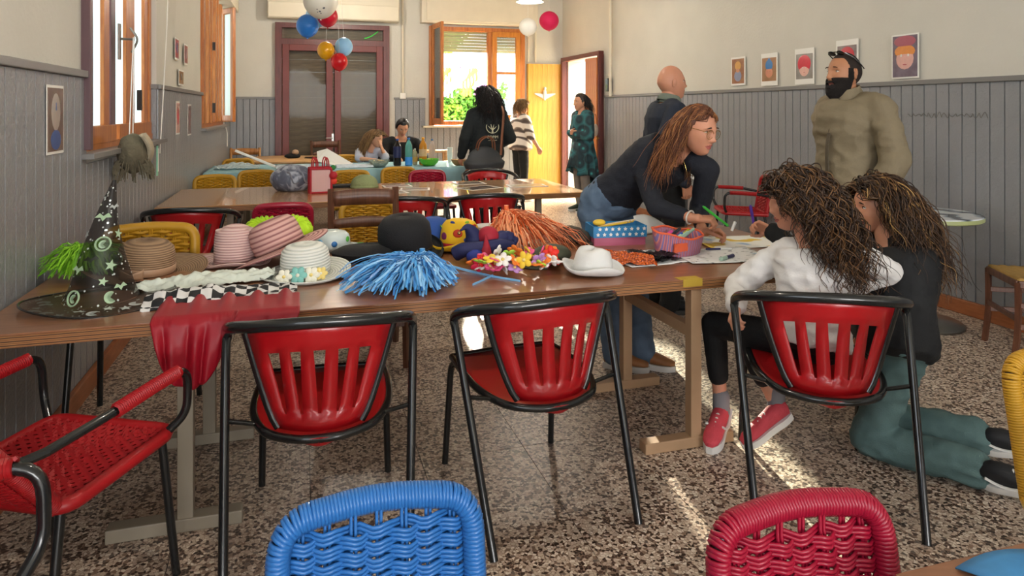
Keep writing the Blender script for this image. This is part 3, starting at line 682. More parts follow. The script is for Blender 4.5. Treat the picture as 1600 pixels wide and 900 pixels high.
# ------------------------------------------------------------ bistro tables on pedestals
zebra = ramp_mat('zebra_print', 'ShaderNodeTexWave', [(0, '16171a'), (.42, 'e6e6e2'), (1, 'f2f2ee')], .35, False, (1, 1, .2), Scale=2.2, Distortion=9, Detail=2)
marb = ramp_mat('pale_streaked_top', 'ShaderNodeTexWave', [(0, '3c4450'), (.25, 'a9b6c2'), (.6, 'e8eef2')], .12, False, (1, 3, 1), Scale=1.2, Distortion=7, Detail=3)
def bistro(label, u, v, r, m, em, zt=.74):
    b = thing('bistro_table', label, 'table', (u, v, 0), 0, 'round bistro tables')
    MB().lathe([(0, zt), (r-.006, zt), (r, zt-.006)], 48).build('table_top', m, b)
    MB().lathe([(r, zt-.006), (r, zt-.03), (r-.01, zt-.036), (0, zt-.036)], 48).build('edge_band', em, b)
    MB().lathe([(.045, 0.02), (.045, zt-.036)], 20).build('pedestal', chrome, b)
    MB().lathe([(0, 0), (.235, 0), (.24, .012), (.22, .028), (.06, .045), (0, .045)], 40).build('base_plate', chrome, b, smooth=60)
    return b
bistro('round bistro table with zebra-printed top beside the scarlet armchair at the right wall', 3.95, 6.62, .29, zebra, zebra)
bistro('round bistro table with glossy streaked top and pale green edge at the right wall', 3.97, 3.62, .34, marb, mat('pale_green_edge', 'a9b07a', .4))
# ------------------------------------------------------------ people: builders
def V(*a): return Vector(a[0] if len(a) == 1 else a)
def remesh(mb, vox, it=4, disp=None):
    me = bpy.data.meshes.new('tmp'); me.from_pydata(mb.v, [], mb.f); me.update()
    o = bpy.data.objects.new('tmp', me); C.objects.link(o)
    m = o.modifiers.new('r', 'REMESH'); m.mode = 'VOXEL'; m.voxel_size = vox
    if it: q = o.modifiers.new('s', 'SMOOTH'); q.iterations = it; q.factor = .5
    e = o.evaluated_get(bpy.context.evaluated_depsgraph_get()); ev = e.to_mesh()
    out = MB(); ns = [v.normal.copy() for v in ev.vertices]
    vs = [v.co.copy() for v in ev.vertices]; fs = [tuple(p.vertices) for p in ev.polygons]
    if disp: vs = [p+n*disp(p, n) for p, n in zip(vs, ns)]
    e.to_mesh_clear(); bpy.data.objects.remove(o); bpy.data.meshes.remove(me)
    out.add(vs, fs); return out
def cap(mb, a, b, ra, rb, n=12, k=4):
    # tapered capsule
    a, b = V(a), V(b); d = b-a
    if d.length < 1e-6: d = V(0, 0, 1e-3)
    t = d.normalized(); P = []; r = []
    for i in range(k): q = pi/2*(1-i/k); P.append(a-t*ra*sin(q)); r.append(max(1e-4, ra*cos(q)))
    P.append(a); r.append(ra); P.append(b); r.append(rb)
    for i in range(1, k+1): q = pi/2*i/k; P.append(b+t*rb*sin(q)); r.append(max(1e-4, rb*cos(q)))
    mb.tube(P, r, n)
def loft(mb, rings, n=20, pw=2.3):
    # rings: (centre, half width, half depth, x axis, y axis)
    vs = []; 
    for c, rx, ry, X, Y in rings:
        for k in range(n):
            a = 2*pi*k/n; ca, sa = cos(a), sin(a); q = (abs(ca)**pw+abs(sa)**pw)**(-1/pw)
            vs.append(c+X*(ca*q*rx)+Y*(sa*q*ry))
    N = len(rings); fs = [(i*n+k, i*n+(k+1) % n, (i+1)*n+(k+1) % n, (i+1)*n+k) for i in range(N-1) for k in range(n)]
    fs += [tuple(range(n-1, -1, -1)), tuple((N-1)*n+k for k in range(n))]; mb.add(vs, fs)
TORSO = [(-.13, .12, .085), (-.06, .165, .115), (.06, .168, .118), (.22, .155, .108), (.42, .142, .100), (.62, .155, .112), (.80, .168, .112), (.93, .150, .090), (1.0, .085, .068)]
def torso(mb, J, s, infl=0, wk=1, f0=-9, f1=9, dk=1, flare=0):
    hx = (J['hipR']-J['hipL']).normalized(); sx = (J['shR']-J['shL']).normalized(); up = (J['neck']-J['pelvis']); L = up.length
    mid = J.get('mid') or (J['pelvis']+J['neck'])/2; rings = []
    for t, rx, ry in TORSO:
        if not f0 <= t <= f1: continue
        q = max(0, t); c = J['pelvis']*(1-q)**2+mid*2*q*(1-q)+J['neck']*q*q if t >= 0 else J['pelvis']+up*t
        X = hx.lerp(sx, max(0, min(1, q))).normalized(); tg = (mid-J['pelvis']).lerp(J['neck']-mid, q).normalized()
        Y = tg.cross(X).normalized(); X = Y.cross(tg)
        fl = flare*max(0, .35-t)
        rings.append((c, rx*s*wk+infl+fl, ry*s*dk+infl+fl, X, Y))
    loft(mb, rings)
def g2(x, z, cx, cz, sx, sz): return math.exp(-((x-cx)/sx)**2-((z-cz)/sz)**2)
def head_pt(d, kid=0):
    x, y, z = d; p = V(x*.074, y*.096, z*.117)
    if z < 0:
        t = -z; p.x *= 1-.26*t**1.7
        if y < 0: p.y *= 1-.35*t
        p.y += .040*t**2.2
    else: p.x *= 1+.05*sin(pi*z)*(1 if y < 0 else 0)
    if kid: p.z *= .96; p.x *= 1.03
    if y > -.1:
        k = min(1, (y+.1)*3); X, Z = p.x, p.z; e = 0
        e += .013*g2(X, Z, 0, .002, .009, .026)+.019*g2(X, Z, 0, -.026, .010, .012)*(1-.35*kid)+.007*(g2(X, Z, .013, -.031, .007, .008)+g2(X, Z, -.013, -.031, .007, .008))
        e -= .011*(g2(X, Z, .031, .009, .017, .011)+g2(X, Z, -.031, .009, .017, .011))
        e += .005*(1-kid)*(g2(X, Z, .028, .027, .022, .008)+g2(X, Z, -.028, .027, .022, .008))
        e += .004*(g2(X, Z, .04, -.022, .02, .02)+g2(X, Z, -.04, -.022, .02, .02))
        e += .0075*g2(X, Z, 0, -.0545, .021, .0055)+.008*g2(X, Z, 0, -.067, .018, .006)-.006*g2(X, Z, 0, -.0605, .024, .0025)
        e += .007*g2(X, Z, 0, -.093, .02, .013)
        p.y += e*k
    return p
def head_grid(nu=72, nv=60, kid=0):
    vs = []; 
    for i in range(nv+1):
        t = pi*i/nv
        for k in range(nu):
            a = 2*pi*k/nu; vs.append(head_pt((sin(t)*cos(a), sin(t)*sin(a), -cos(t)), kid))
    fs = [(i*nu+k, i*nu+(k+1) % nu, (i+1)*nu+(k+1) % nu, (i+1)*nu+k) for i in range(nv) for k in range(nu)]
    return vs, fs
def frame(fwd, up=(0, 0, 1)):
    y = V(fwd).normalized(); x = y.cross(V(up)).normalized(); z = x.cross(y); return Matrix((x, y, z)).transposed()
def shell(M, c, hs, region, off, kid=0, nu=64, nv=52, seed=0):
    # hair or beard grown off the head surface: offset skin of a region of the head, closed to the head at its rim
    vs, fs = head_grid(nu, nv, kid); w = [region(p) for p in vs]; out = []
    for p, q in zip(vs, w):
        n = V(p.x/.0055, p.y/.009, p.z/.0137).normalized()
        k = min(1, max(0, q)); out.append(c+M@((p+n*(off(p)*k**.5-.002*(1-k)))*hs))
    keep = [f for f in fs if max(w[i] for i in f) > 0]
    return MB().add(out, keep)
def hand(mb, wr, d, pn, side, curl=35, s=1, thumb=25, curls=None, spread=3):
    # side: +1 thumb lies to the left of d seen from the back of the hand
    d = V(d).normalized(); pn = V(pn); pn = (pn-d*pn.dot(d)).normalized(); ac = d.cross(pn)*side; wr = V(wr)
    cap(mb, wr-d*.02*s, wr+d*.02*s, .024*s, .026*s, 10)
    for i in range(4):
        o = (i-1.5)*.0195*s; kn = wr+d*(.088-.004*abs(i-1.2))*s-ac*o
        cap(mb, wr+d*.018*s-ac*o*.6, kn, .0145*s, .0115*s, 10)
        L = (.072, .08, .075, .06)[i]*s; dd = d.copy(); p = kn; c = (curls[i] if curls else curl)
        dd.rotate(Matrix.Rotation(rad(spread*(1.5-i))*side, 3, pn))
        for j, fr in enumerate((.45, .32, .23)):
            R = Matrix.Rotation(rad(c*(.9, 1.15, .8)[j]), 3, d.cross(pn)); dd = R@dd; q = p+dd*L*fr
            cap(mb, p, q, (.0092-.0009*j)*s, (.0086-.0012*j)*s, 8, 3); p = q
    b = wr+d*.025*s+ac*.022*s; dd = (d*.72+ac*.62+pn*(.25+thumb/90)).normalized()
    cap(mb, b, b+dd*.04*s, .0145*s, .0115*s, 10); p = b+dd*.04*s; dd = (dd*.8+d*.45-ac*.25).normalized()
    cap(mb, p, p+dd*.028*s, .0105*s, .0095*s, 8); p = p+dd*.028*s; dd = (dd+d*.3-ac*.2+pn*.1).normalized(); cap(mb, p, p+dd*.022*s, .0095*s, .0075*s, 8)
skins = {}
def skin(name, col): return mat('skin_'+name, col, .5, var=.06, vs=18, bump=.06, bs=180, sub=.12)
eyew = mat('eye_white', 'e8e2da', .2, var=0); iris = mat('iris_brown', '2a1a12', .15, var=0); lipm = mat('lip', 'a55a52', .45, var=.05); browm = mat('brow_dark', '3a281e', .8, var=0)
def strands(c, M, hs, roots, L, amp, freq, r, cols, seed=1, seg=26, flow=None, outw=.35, grav=.32, coll=(), sides=3, fall=(0, 0, -1), kid=0, amp0=.25, wob=.15, part=0, fy=.012):
    rn = random.Random(seed); mb = MB(); G = V(fall)
    for d in roots:
        d = V(d).normalized(); p = c+M@(head_pt(d, kid)*1.01*hs); n = (M@V(d.x/.074, d.y/.096, d.z/.117)).normalized()
        ll = L(d)*(.8+.4*rn.random()); st = ll/seg; dr = (n*outw+(flow(d) if flow else V(0, 0, 0))).normalized(); P = [p.copy()]
        jit = V(rn.gauss(0, wob), rn.gauss(0, wob), 0)
        for k in range(seg):
            dr = (dr*(1-grav)+(G+jit)*grav).normalized(); p = p+dr*st
            q = M.transposed()@(p-c)/hs; e = V(q.x/.083, q.y/.104, (q.z-.002)/.126); l = e.length
            if l < 1.0: e = e/l; p = c+M@(V(e.x*.083, e.y*.104, e.z*.126+.002)*hs)
            q = M.transposed()@(p-c)/hs
            if q.y > fy and q.z < .06 and q.z > -.22: q.y = fy; q.x = max(.078, abs(q.x))*(1 if d.x > part else -1); p = c+M@(q*hs)
            for cc, rr_, in coll:
                v = V((p.x-cc.x)/rr_.x, (p.y-cc.y)/rr_.y, (p.z-cc.z)/rr_.z); l = v.length
                if l < 1: v = v/l; p = V(cc.x+v.x*rr_.x, cc.y+v.y*rr_.y, cc.z+v.z*rr_.z)
            P.append(p.copy())
        ph = rn.random()*6.28; sg = 1 if rn.random() < .5 else -1; fq = freq*(.75+.5*rn.random()); am = amp*(.6+.8*rn.random()); Q = []
        for k, p in enumerate(P):
            t = (P[min(k+1, seg)]-P[max(k-1, 0)]).normalized(); x = t.orthogonal().normalized(); y = t.cross(x); a = ph+sg*2*pi*fq*k*st; A = am*min(1, amp0+k/seg*1.2)
            # fixed frame keeps the curl steady
            x = V(1, 0, 0)-t*t.x; x = x.normalized() if x.length > .2 else t.orthogonal().normalized(); y = t.cross(x)
            Q.append(p+x*cos(a)*A+y*sin(a)*A)
        rr = [r*(1-.75*(k/seg)**2) for k in range(seg+1)]
        mb.tube(Q, rr, sides, mi=rn.choice(cols), caps=False)
    return mb
def roots(n, seed, ok, zmin=-.35):
    rn = random.Random(seed); out = []
    while len(out) < n:
        z = rn.uniform(zmin, 1); a = rn.uniform(0, 2*pi); q = sqrt(1-z*z); d = V(q*cos(a), q*sin(a), z)
        if ok(d): out.append(d)
    return out
def hairline(y):
    if y > .45: return .66
    if y > .0: t = y/.45; return -.18+.84*t*t*(3-2*t)
    t = min(1, -y/.4); return -.18-.37*t
def scalp(d):  # hair-bearing part of the head
    return d.z > hairline(d.y)-.02
def scalpw(p):
    d = V(p.x/.074, p.y/.096, p.z/.117); return (d.z-hairline(d.y))*4
def shoe(par, an, toe, L, m_up, m_sole, up=(0, 0, 1), name='shoe', h=.075, sole=.025, lace=None, stripe=None):
    d = V(toe); U = V(up); d = (d-U*d.dot(U)).normalized(); X = d.cross(U); an = V(an)
    mb = MB(); rings = []
    for t, w, hh, z0 in ((-.26, .022, .05, .02), (-.24, .031, .075, 0), (-.12, .035, .095, 0), (.05, .037, .09, 0), (.25, .040, .070, 0), (.48, .044, .05, 0), (.66, .036, .036, 0), (.74, .018, .024, .003)):
        w *= L/.25; hh *= L/.25*h/.075; c = an+d*(t*L)+U*(sole+z0+hh/2); rings.append((c, w, hh/2, X, U))
    loft(mb, rings, 14, 2.2); o = mb.build(name, m_up, par, smooth=60)
    out = []; N = 10
    for i in range(N+1):
        t = -.27+1.03*i/N; w = (.024, .034, .037, .036, .036, .038, .042, .045, .043, .034, .014)[i]*L/.25; out.append((t, w))
    sm = MB(); vs = []; zt = sole+.006
    for zz, k in ((0, .96), (sole*.5, 1.03), (zt, 1.0)):
        for t, w in out: vs.append(an+d*(t*L)+X*w*k+U*zz)
        for t, w in out[::-1]: vs.append(an+d*(t*L)-X*w*k+U*zz)
    n = 2*(N+1); fs = [(r*n+k, r*n+(k+1) % n, (r+1)*n+(k+1) % n, (r+1)*n+k) for r in range(2) for k in range(n)]+[tuple(range(n-1, -1, -1)), tuple(2*n+k for k in range(n))]
    sm.add(vs, fs).build('sole', m_sole, o, smooth=50)
    if stripe:
        sp = MB()
        for k in (-1, 1): sp.tube(cr([an+d*(t*L)+X*(k*w*L/.25)+U*(sole+z*L/.25) for t, w, z in ((-.20, .035, .050), (-.05, .039, .030), (.12, .041, .022), (.30, .042, .036), (.36, .036, .052))], 4), .005*L/.25, 6, ry=.009*L/.25)
        sp.build('side_stripe', stripe, o)
    if lace:
        lc = MB()
        for t in (.16, .24, .32, .40):
            zz = sole+(.088-.11*(t-.05))*L/.25*h/.075+.004; lc.tube([an+d*(t*L)+X*k*.02*L/.25+U*(zz-.012*abs(k)) for k in (-1, -.5, 0, .5, 1)], .0032, 5)
        lc.build('laces', lace, o)
    return o
def person(label, base, J, s=1, skinc='c69075', fwd=(0, 1, 0), hup=(0, 0, 1), hs=1, kid=0, vox=.012, top=None, legs=None, hands=None, eyes=True, brow=browm, lips=lipm, arm_r=1, wk=1, dk=1, fold=.006, nu=72, detail=True, sleeve=1.0, cuff=0, hem=.10, flare=0, leg_infl=.012, leg_end=1.0, ankle_r=.05, neckline=.97, legtop=.30, group=None):
    b0 = V(base); b = thing('person', label, 'person', b0, 0, group or 'people in the room')
    J = {k: V(v)-b0 for k, v in J.items()}
    sk = skin(skinc, skinc); M = frame(fwd, hup); hc = J['head']
    bm = MB(); torso(bm, J, s*.93, 0, wk, f1=.95, dk=dk)
    cap(bm, J['neck']-(J['neck']-J['pelvis']).normalized()*.04, J['neck'].lerp(hc, .75), .058*s, .052*s)
    for q in 'LR':
        cap(bm, J['sh'+q], J['el'+q], .048*s*arm_r, .040*s*arm_r); cap(bm, J['el'+q], J['wr'+q], .040*s*arm_r, .027*s*arm_r)
        cap(bm, J['neck'], J['sh'+q], .05*s, .045*s)
        if 'kn'+q in J:
            cap(bm, J['hip'+q], J['kn'+q], .078*s, .054*s); cap(bm, J['kn'+q], J['an'+q], .052*s, .036*s)
            mid = J['kn'+q].lerp(J['an'+q], .3); cap(bm, mid, mid.lerp(J['an'+q], .3), .05*s, .045*s)
    body = remesh(bm, vox, 3)
    hv, hf = head_grid(nu, int(nu*.83), kid); hw = [hc+M@(p*hs) for p in hv]; o0 = len(body.v); body.add(hw, hf)
    for sx in (-1, 1):  # ears
        body.ell(hc+M@(V(sx*.076, -.008, -.004)*hs), (.007*hs, .017*hs, .031*hs), M@Euler((rad(-12), 0, rad(sx*-18))).to_matrix(), 10, 8)
        body.ell(hc+M@(V(sx*.080, -.012, .004)*hs), (.006*hs, .014*hs, .022*hs), M@Euler((rad(-12), 0, rad(sx*-25))).to_matrix(), 10, 8)
    for q in 'LR':
        if hands and q in hands and hands[q]:
            hm_ = MB(); h = hands[q]; hand(hm_, J['wr'+q], h['d'], h['n'], 1 if q == 'R' else -1, h.get('c', 35), s*h.get('s', 1), h.get('t', 25), h.get('cs')); hm_ = remesh(hm_, .0042 if detail else .007, 2); body.add(hm_.v, hm_.f)
    if lips:
        nf = len(body.f)
        for i, f in enumerate(body.f):
            if o0 <= f[0] < o0+len(hv):
                p = sum((hv[k-o0] for k in f), V(0, 0, 0))/4
                if p.y > 0 and abs(p.x) < .024 and (abs(p.z+.0605) < .0115*(1-(p.x/.027)**2)+.001): body.mi[i] = 1
    bo = body.build('body', [sk, lips or sk], b, smooth=180)
    def surf(x, z): return max((p for p in hv if p.y > 0), key=lambda p: -((p.x-x)**2+(p.z-z)**2)).y
    if eyes:
        ys = surf(.031, .009)
        for sx in (-1, 1):
            e = MB(); e.ell(hc+M@(V(sx*.031, ys-.0035, .009)*hs), (.0145*hs, .008*hs, .0062*hs), M, 14, 8, 0)
            e.ell(hc+M@(V(sx*.031, ys+.0020, .0088)*hs), (.0052*hs, .0032*hs, .0052*hs), M, 10, 6, 1); e.build('eye', [eyew, iris], b, smooth=180)
            MB().tube([hc+M@(V(sx*(.031+.0155*t), ys+.0032-.004*t*t, .009+.0066-.006*t*t)*hs) for t in (-1, -.5, 0, .5, 1)], .0016*hs, 5).build('eyelid', [iris], b)
            yb = surf(.03, .03)
            if brow: MB().tube([hc+M@(V(sx*(.031+.019*t), yb+.001-.005*t*t+.002, .030+.003*(1-t*t)-.002*t)*hs) for t in (-1, -.5, 0, .5, 1)], [.0022*hs, .0032*hs, .0034*hs, .003*hs, .0014*hs], 5).build('eyebrow', brow, b)
    def wr(amp, sc, seed): return lambda p, n: amp*(nz(p, sc, seed)*.6+1.3*(.35-abs(nz((p.x*.8+p.z*.35, p.y*.8, p.z*1.25-p.x*.3), sc*1.5, seed+3)))*.8+nz((p.x, p.y, p.z*1.6), sc*2.6, seed+5)*.3)
    if top:
        tb = MB(); torso(tb, J, s, top.get('i', .014), wk, f0=top.get('hem', -.08), f1=neckline, dk=dk, flare=flare)
        for q in 'LR':
            i = top.get('i', .014)+top.get('ai', 0); sl = top.get('sl', sleeve)
            cap(tb, J['neck'].lerp(J['sh'+q], .55), J['sh'+q], .058*s+i*.6, .052*s*arm_r+i)
            if sl > .5:
                cap(tb, J['sh'+q], J['el'+q], .050*s*arm_r+i, .043*s*arm_r+i); e = J['el'+q].lerp(J['wr'+q], (sl-.5)*2*.97)
                cap(tb, J['el'+q], e, .043*s*arm_r+i, .030*s*arm_r+i*.8+cuff)
            else: cap(tb, J['sh'+q], J['sh'+q].lerp(J['el'+q], sl*2), .052*s*arm_r+i, .050*s*arm_r+i)
        tm_ = remesh(tb, vox*top.get('v', .9), 3, wr(top.get('f', fold), top.get('fs', 9), 2)); tb_o = tm_.build(top['n'], top['m'], b, smooth=180)
    if legs:
        lb = MB(); i = leg_infl; torso(lb, J, s, i, wk, f1=legtop, dk=dk)
        for q in 'LR':
            cap(lb, J['hip'+q], J['kn'+q], .083*s+i, .058*s+i)
            if leg_end > 0: e = J['kn'+q].lerp(J['an'+q], leg_end); cap(lb, J['kn'+q], e, .057*s+i, legs.get('r', ankle_r)*s)
        lm_ = remesh(lb, vox*.9, 3, wr(legs.get('f', .007), 10, 5)); lm_.build(legs['n'], legs['m'], b, smooth=180)
    b['_'] = 0; del b['_']
    return b, J, M, hc
def stand(x, y, h, f, arms, lean=0):
    # joints of a standing figure; f = facing direction; arms: per side (elbow offset, wrist offset) in (right, forward, up) from the shoulder
    F = V(f[0], f[1], 0).normalized(); R = V(F.y, -F.x, 0); k = h/1.7; o = V(x, y, 0); Z = V(0, 0, 1)
    J = dict(pelvis=o+Z*.93*k, neck=o+Z*1.44*k+F*(.01+lean)*k, head=o+Z*1.585*k+F*(.035+lean*1.3)*k)
    for q, sx in (('L', -1), ('R', 1)):
        J['sh'+q] = o+R*sx*.175*k+Z*1.385*k+F*lean*k; J['hip'+q] = o+R*sx*.09*k+Z*.90*k; J['kn'+q] = o+R*sx*.10*k+Z*.49*k+F*.02*k; J['an'+q] = o+R*sx*.11*k+Z*.075*k-F*.02*k
        e, w = arms[q]; J['el'+q] = J['sh'+q]+(R*e[0]+F*e[1]+Z*e[2])*k; J['wr'+q] = J['sh'+q]+(R*w[0]+F*w[1]+Z*w[2])*k
    return J, F, R
# ------------------------------------------------------------ people
denim = mat('denim_blue', '3c526c', .8, var=.25, vs=11, bump=.2, bs=250, col2='6f86a0')
denimg = mat('denim_green', '3a5556', .8, var=.3, vs=7, bump=.25, bs=220, col2='64807e')
navy = mat('navy_knit', '1b2230', .85, var=.15, bump=.2, bs=160)
dknit = mat('charcoal_knit', '20232c', .85, var=.15, bump=.25, bs=140)
blackf = mat('black_fabric', '101113', .8, var=.2, bump=.15, bs=120)
whitef = mat('white_sweatshirt', 'd6d3d0', .85, var=.06, vs=5, bump=.15, bs=150)
khaki = mat('khaki_jacket', '7b6f58', .75, var=.12, vs=5, bump=.2, bs=90)
greyf = mat('grey_fabric', '77706a', .8, var=.1); shoeT = mat('tan_leather', '9a6a42', .5, var=.15); soleD = mat('dark_sole', '2c2a28', .7); soleW = mat('white_sole', 'd9d7d2', .6)
shoeP = mat('pink_mesh', 'c4434f', .7, var=.15, vs=25, bump=.3, bs=300); shoeK = mat('black_suede', '16171a', .7); shoeG = mat('dark_green_shoe', '2c3a2c', .7)
hairA = [mat('hair_auburn_dark', '5a3320', .5, var=.1), mat('hair_auburn', '7d4c2c', .45, var=.1), mat('hair_auburn_light', 'a9703f', .45, var=.1)]
hairB = [mat('hair_brown_dark', '2c1c13', .5, var=.1), mat('hair_brown', '46301f', .45, var=.1), mat('hair_brown_light', '6f4e2f', .45, var=.1), mat('hair_blond_streak', 'b08a52', .45, var=.1)]
hairK = [mat('hair_black', '131012', .45, var=.1), mat('hair_black_brown', '241a17', .45, var=.1)]
hairG = [mat('hair_sand_dark', '5b4128', .5, var=.1), mat('hair_sand', '8a683f', .45, var=.1)]
gold = mat('gold_wire', 'b99a5c', .25, .9, var=0); lensm = glass('lens', (.98, .97, .95), .35, 'MULTIPLY')

# --- woman leaning over the front table
J = dict(pelvis=(1.768, 3.82, .864), mid=(1.85, 3.66, 1.05), neck=(2.0, 3.415, 1.188), head=(2.03, 3.265, 1.318), shR=(1.838, 3.545, 1.14), shL=(2.125, 3.31, 1.10), elR=(1.835, 3.35, .90), wrR=(1.935, 3.135, .865), elL=(2.13, 3.40, .87), wrL=(2.015, 3.19, .785),
    hipR=(1.67, 3.80, .82), hipL=(1.86, 3.86, .81), knR=(1.70, 3.68, .45), knL=(1.86, 3.66, .45), anR=(1.665, 3.50, .085), anL=(1.81, 3.47, .085))
F1 = V(.40, -.88, -.26)
b, Jl, M, hc = person('person in dark jumper, jeans and gold-rimmed glasses, leaning over the front table', (1.76, 3.6, 0), J, 1.0, 'c98d70', F1, (.06, -.1, 1), 1.10, top=dict(n='jumper', m=dknit, i=.012, sl=.86, hem=-.03, f=.007), legs=dict(n='jeans', m=denim, r=.075, f=.009), hands=dict(R=dict(d=(.72, -.55, .02), n=(.25, .1, -1), c=58, t=40), L=dict(d=(.85, -.45, .05), n=(0, -.5, -1), c=48, t=40)), neckline=.94, nu=84, leg_infl=.016, legtop=.33)
for q in 'RL': shoe(b, V(J['an'+q])-V(1.76, 3.6, .085), (.75, -.6, 0), .245, shoeT, soleW, lace=soleW)
hm1 = shell(M, hc, 1.10, scalpw, lambda p: .003 if p.y > .03 else .012, nu=56, nv=44); hm1.build('hair_cap', hairA[0], b, smooth=180)
rt = roots(900, 5, lambda d: scalp(d))
sh_col = [(Jl['shR']+V(.04, -.03, -.03), V(.13, .11, .10)), (Jl['neck']+V(-.03, .05, -.08), V(.13, .11, .10))]
def flw(d): return M@V(.6*(1 if d.x > -.02 else -1), -.35-1.2*max(0, d.y), .05)
mbh = strands(hc, M, 1.10, rt, lambda d: .27+.07*max(0, -d.y), .005, 6, .0022, [0, 0, 1, 1, 2], 4, 24, flw, .25, .24, sh_col, fall=(-.22, .06, -1), wob=.13)
o = mbh.build('hair', hairA, b, smooth=180); o['kind'] = 'stuff'
def glasses(b, hc, M, hs, y=.099, z=.006, m=gold, w=.031):
    g = MB()
    for sx in (-1, 1): g.tube([hc+M@(V(sx*w+.0245*cos(a)*(1-.10*sin(a)), y-.10*(sx*w+.0245*cos(a))**2*6, z-.004+.0225*sin(a))*hs) for a in [2*pi*k/24 for k in range(24)]], .0013*hs, 6, closed=True)
    g.tube([hc+M@(V(x, y+.003, z+.006)*hs) for x in (-.008, 0, .008)], .0013*hs, 6)
    for sx in (-1, 1): g.tube([hc+M@(V(*q)*hs) for q in ((sx*.055, y-.004, z+.008), (sx*.074, .06, z+.010), (sx*.083, .0, z+.008), (sx*.082, -.025, z-.01))], .0013*hs, 6)
    go = g.build('glasses', m, b)
    for sx in (-1, 1): MB().ell(hc+M@(V(sx*w, y-.006, z-.004)*hs), (.023*hs, .0008, .021*hs), M, 16, 8).build('lens', lensm, go)
glasses(b, hc, M, 1.10)
w_ = Jl['wrR']; d_ = V(.1, -.215, -.035).normalized(); x_ = d_.orthogonal().normalized(); y_ = d_.cross(x_)
MB().tube([w_-d_*.025+x_*cos(a)*.034+y_*sin(a)*.034 for a in [2*pi*k/20 for k in range(20)]], .0045, 8, closed=True).build('bracelet', mat('white_bracelet', 'e0dcd4', .4, var=0), b)
MB().tube(cr([Jl['neck']+V(*q) for q in ((-.05, .02, .03), (-.02, -.075, -.02), (.0, -.10, -.10), (.01, -.09, -.17), (.02, -.105, -.10), (.05, -.07, .0))], 6), .0009, 5).build('necklace', gold, b)
# marker in her hand
MK1a, MK1b = (2.063, 3.027, .838), (1.968, 3.110, .931)
def marker(label, a, bq, body, capm, r=.0065):
    a, bq = V(a), V(bq); d = (bq-a)
    e = thing('marker', label, 'marker', a, 0, 'felt-tip markers')
    MB().tube([V(0, 0, 0), d*.55], r, 10).build('barrel', body, e); MB().tube([d*.55, d*.95], r*1.12, 10).tube([d*.95, d], [r*.9, r*.5], 10).build('cap', capm, e); return e
mg, mp, mw, mnv = mat('marker_green', '3cb43c', .35, var=.03), mat('marker_purple', '5a3aa0', .35, var=.03), mat('marker_white', 'e6e6e2', .35, var=.03), mat('marker_navy', '2a2c58', .35, var=.03)
marker('green felt-tip marker held by the person leaning over the table', MK1a, MK1b, mg, mg)

# --- curly girl in white sitting on the red chair
J = dict(pelvis=(1.905, 2.25, .535), mid=(1.93, 2.25, .70), neck=(1.960, 2.307, .885), head=(1.915, 2.345, 1.05), shL=(1.875, 2.405, .825), shR=(2.085, 2.215, .855), elL=(1.75, 2.50, .69), wrL=(1.640, 2.355, .652), elR=(2.265, 2.235, .775), wrR=(2.20, 2.37, .67),
    hipL=(1.89, 2.34, .50), hipR=(1.955, 2.235, .50), knL=(1.735, 2.655, .485), knR=(1.775, 2.50, .49), anL=(1.75, 2.62, .13), anR=(1.885, 2.43, .205))
b, Jl, M, hc = person('person in white sweatshirt and black leggings sitting on the front red chair', (1.9, 2.3, 0), J, .80, 'c98f74', (-.86, .45, -.16), (0, 0, 1), .97, 1, top=dict(n='sweatshirt', m=whitef, i=.018, ai=-.002, hem=-.12, f=.015, fs=11), legs=dict(n='leggings', m=blackf, r=.056, f=.003), leg_infl=.008, leg_end=.62, vox=.010, hands=dict(L=dict(d=(-.5, -.55, -.45), n=(.55, -.3, -.6), c=48, s=1.0), R=dict(d=(-.5, .3, -.5), n=(-.5, -.6, -.2), c=20)))
sockm = mat('grey_sock', '7d7d82', .85)
for q in 'LR': o = MB(); cap(o, Jl['an'+q]+V(0, 0, .05), Jl['an'+q]+V(0, 0, -.02), .036, .036); o.build('sock', sockm, b, smooth=180)
shoe(b, V(1.75, 2.62, .035)-V(1.9, 2.3, 0), (-.35, -.30, -.10), .235, shoeP, soleW, up=(-.15, -.16, .95), lace=soleW, sole=.03, stripe=soleW)
shoe(b, V(1.895, 2.425, .12)-V(1.9, 2.3, 0), (-.36, .12, -.42), .235, shoeP, soleW, up=(-.42, -.10, .75), lace=soleW, sole=.03)
shell(M, hc, .97, scalpw, lambda p: (.008 if p.y > .04 else .035)+.008*nz(p, 60), 1, 72, 56).build('hair_cap', hairB[0], b, smooth=180)
rt = roots(1500, 8, lambda d: scalp(d), -.5)
col2 = [(Jl['neck']+V(.02, -.03, -.13), V(.16, .13, .17)), (Jl['shL']+V(0, 0, -.04), V(.07, .07, .07))]
mbh = strands(hc, M, .97, rt, lambda d: .22+.13*max(0, -d.y+.25)-.06*max(0, d.z), .015, 9, .0031, [0, 0, 0, 1, 1, 1, 2, 2], 6, 32, lambda d: M@V(.35*(1 if d.x > 0 else -1), -.30, .1), .75, .13, col2, kid=1, amp0=.45, wob=.16, fall=(.10, -.10, -1), fy=.068)
st = strands(hc, M, .97, [(.45, -.35, .75), (.40, -.45, .72), (.30, -.2, .9)], lambda d: .24, .014, 9, .0040, [3], 9, 34, lambda d: M@V(.3, -.4, .1), .5, .2, col2, kid=1, amp0=.5)
mbh.add(st.v, st.f, 3); o = mbh.build('curly_hair', hairB, b, smooth=180); o['kind'] = 'stuff'

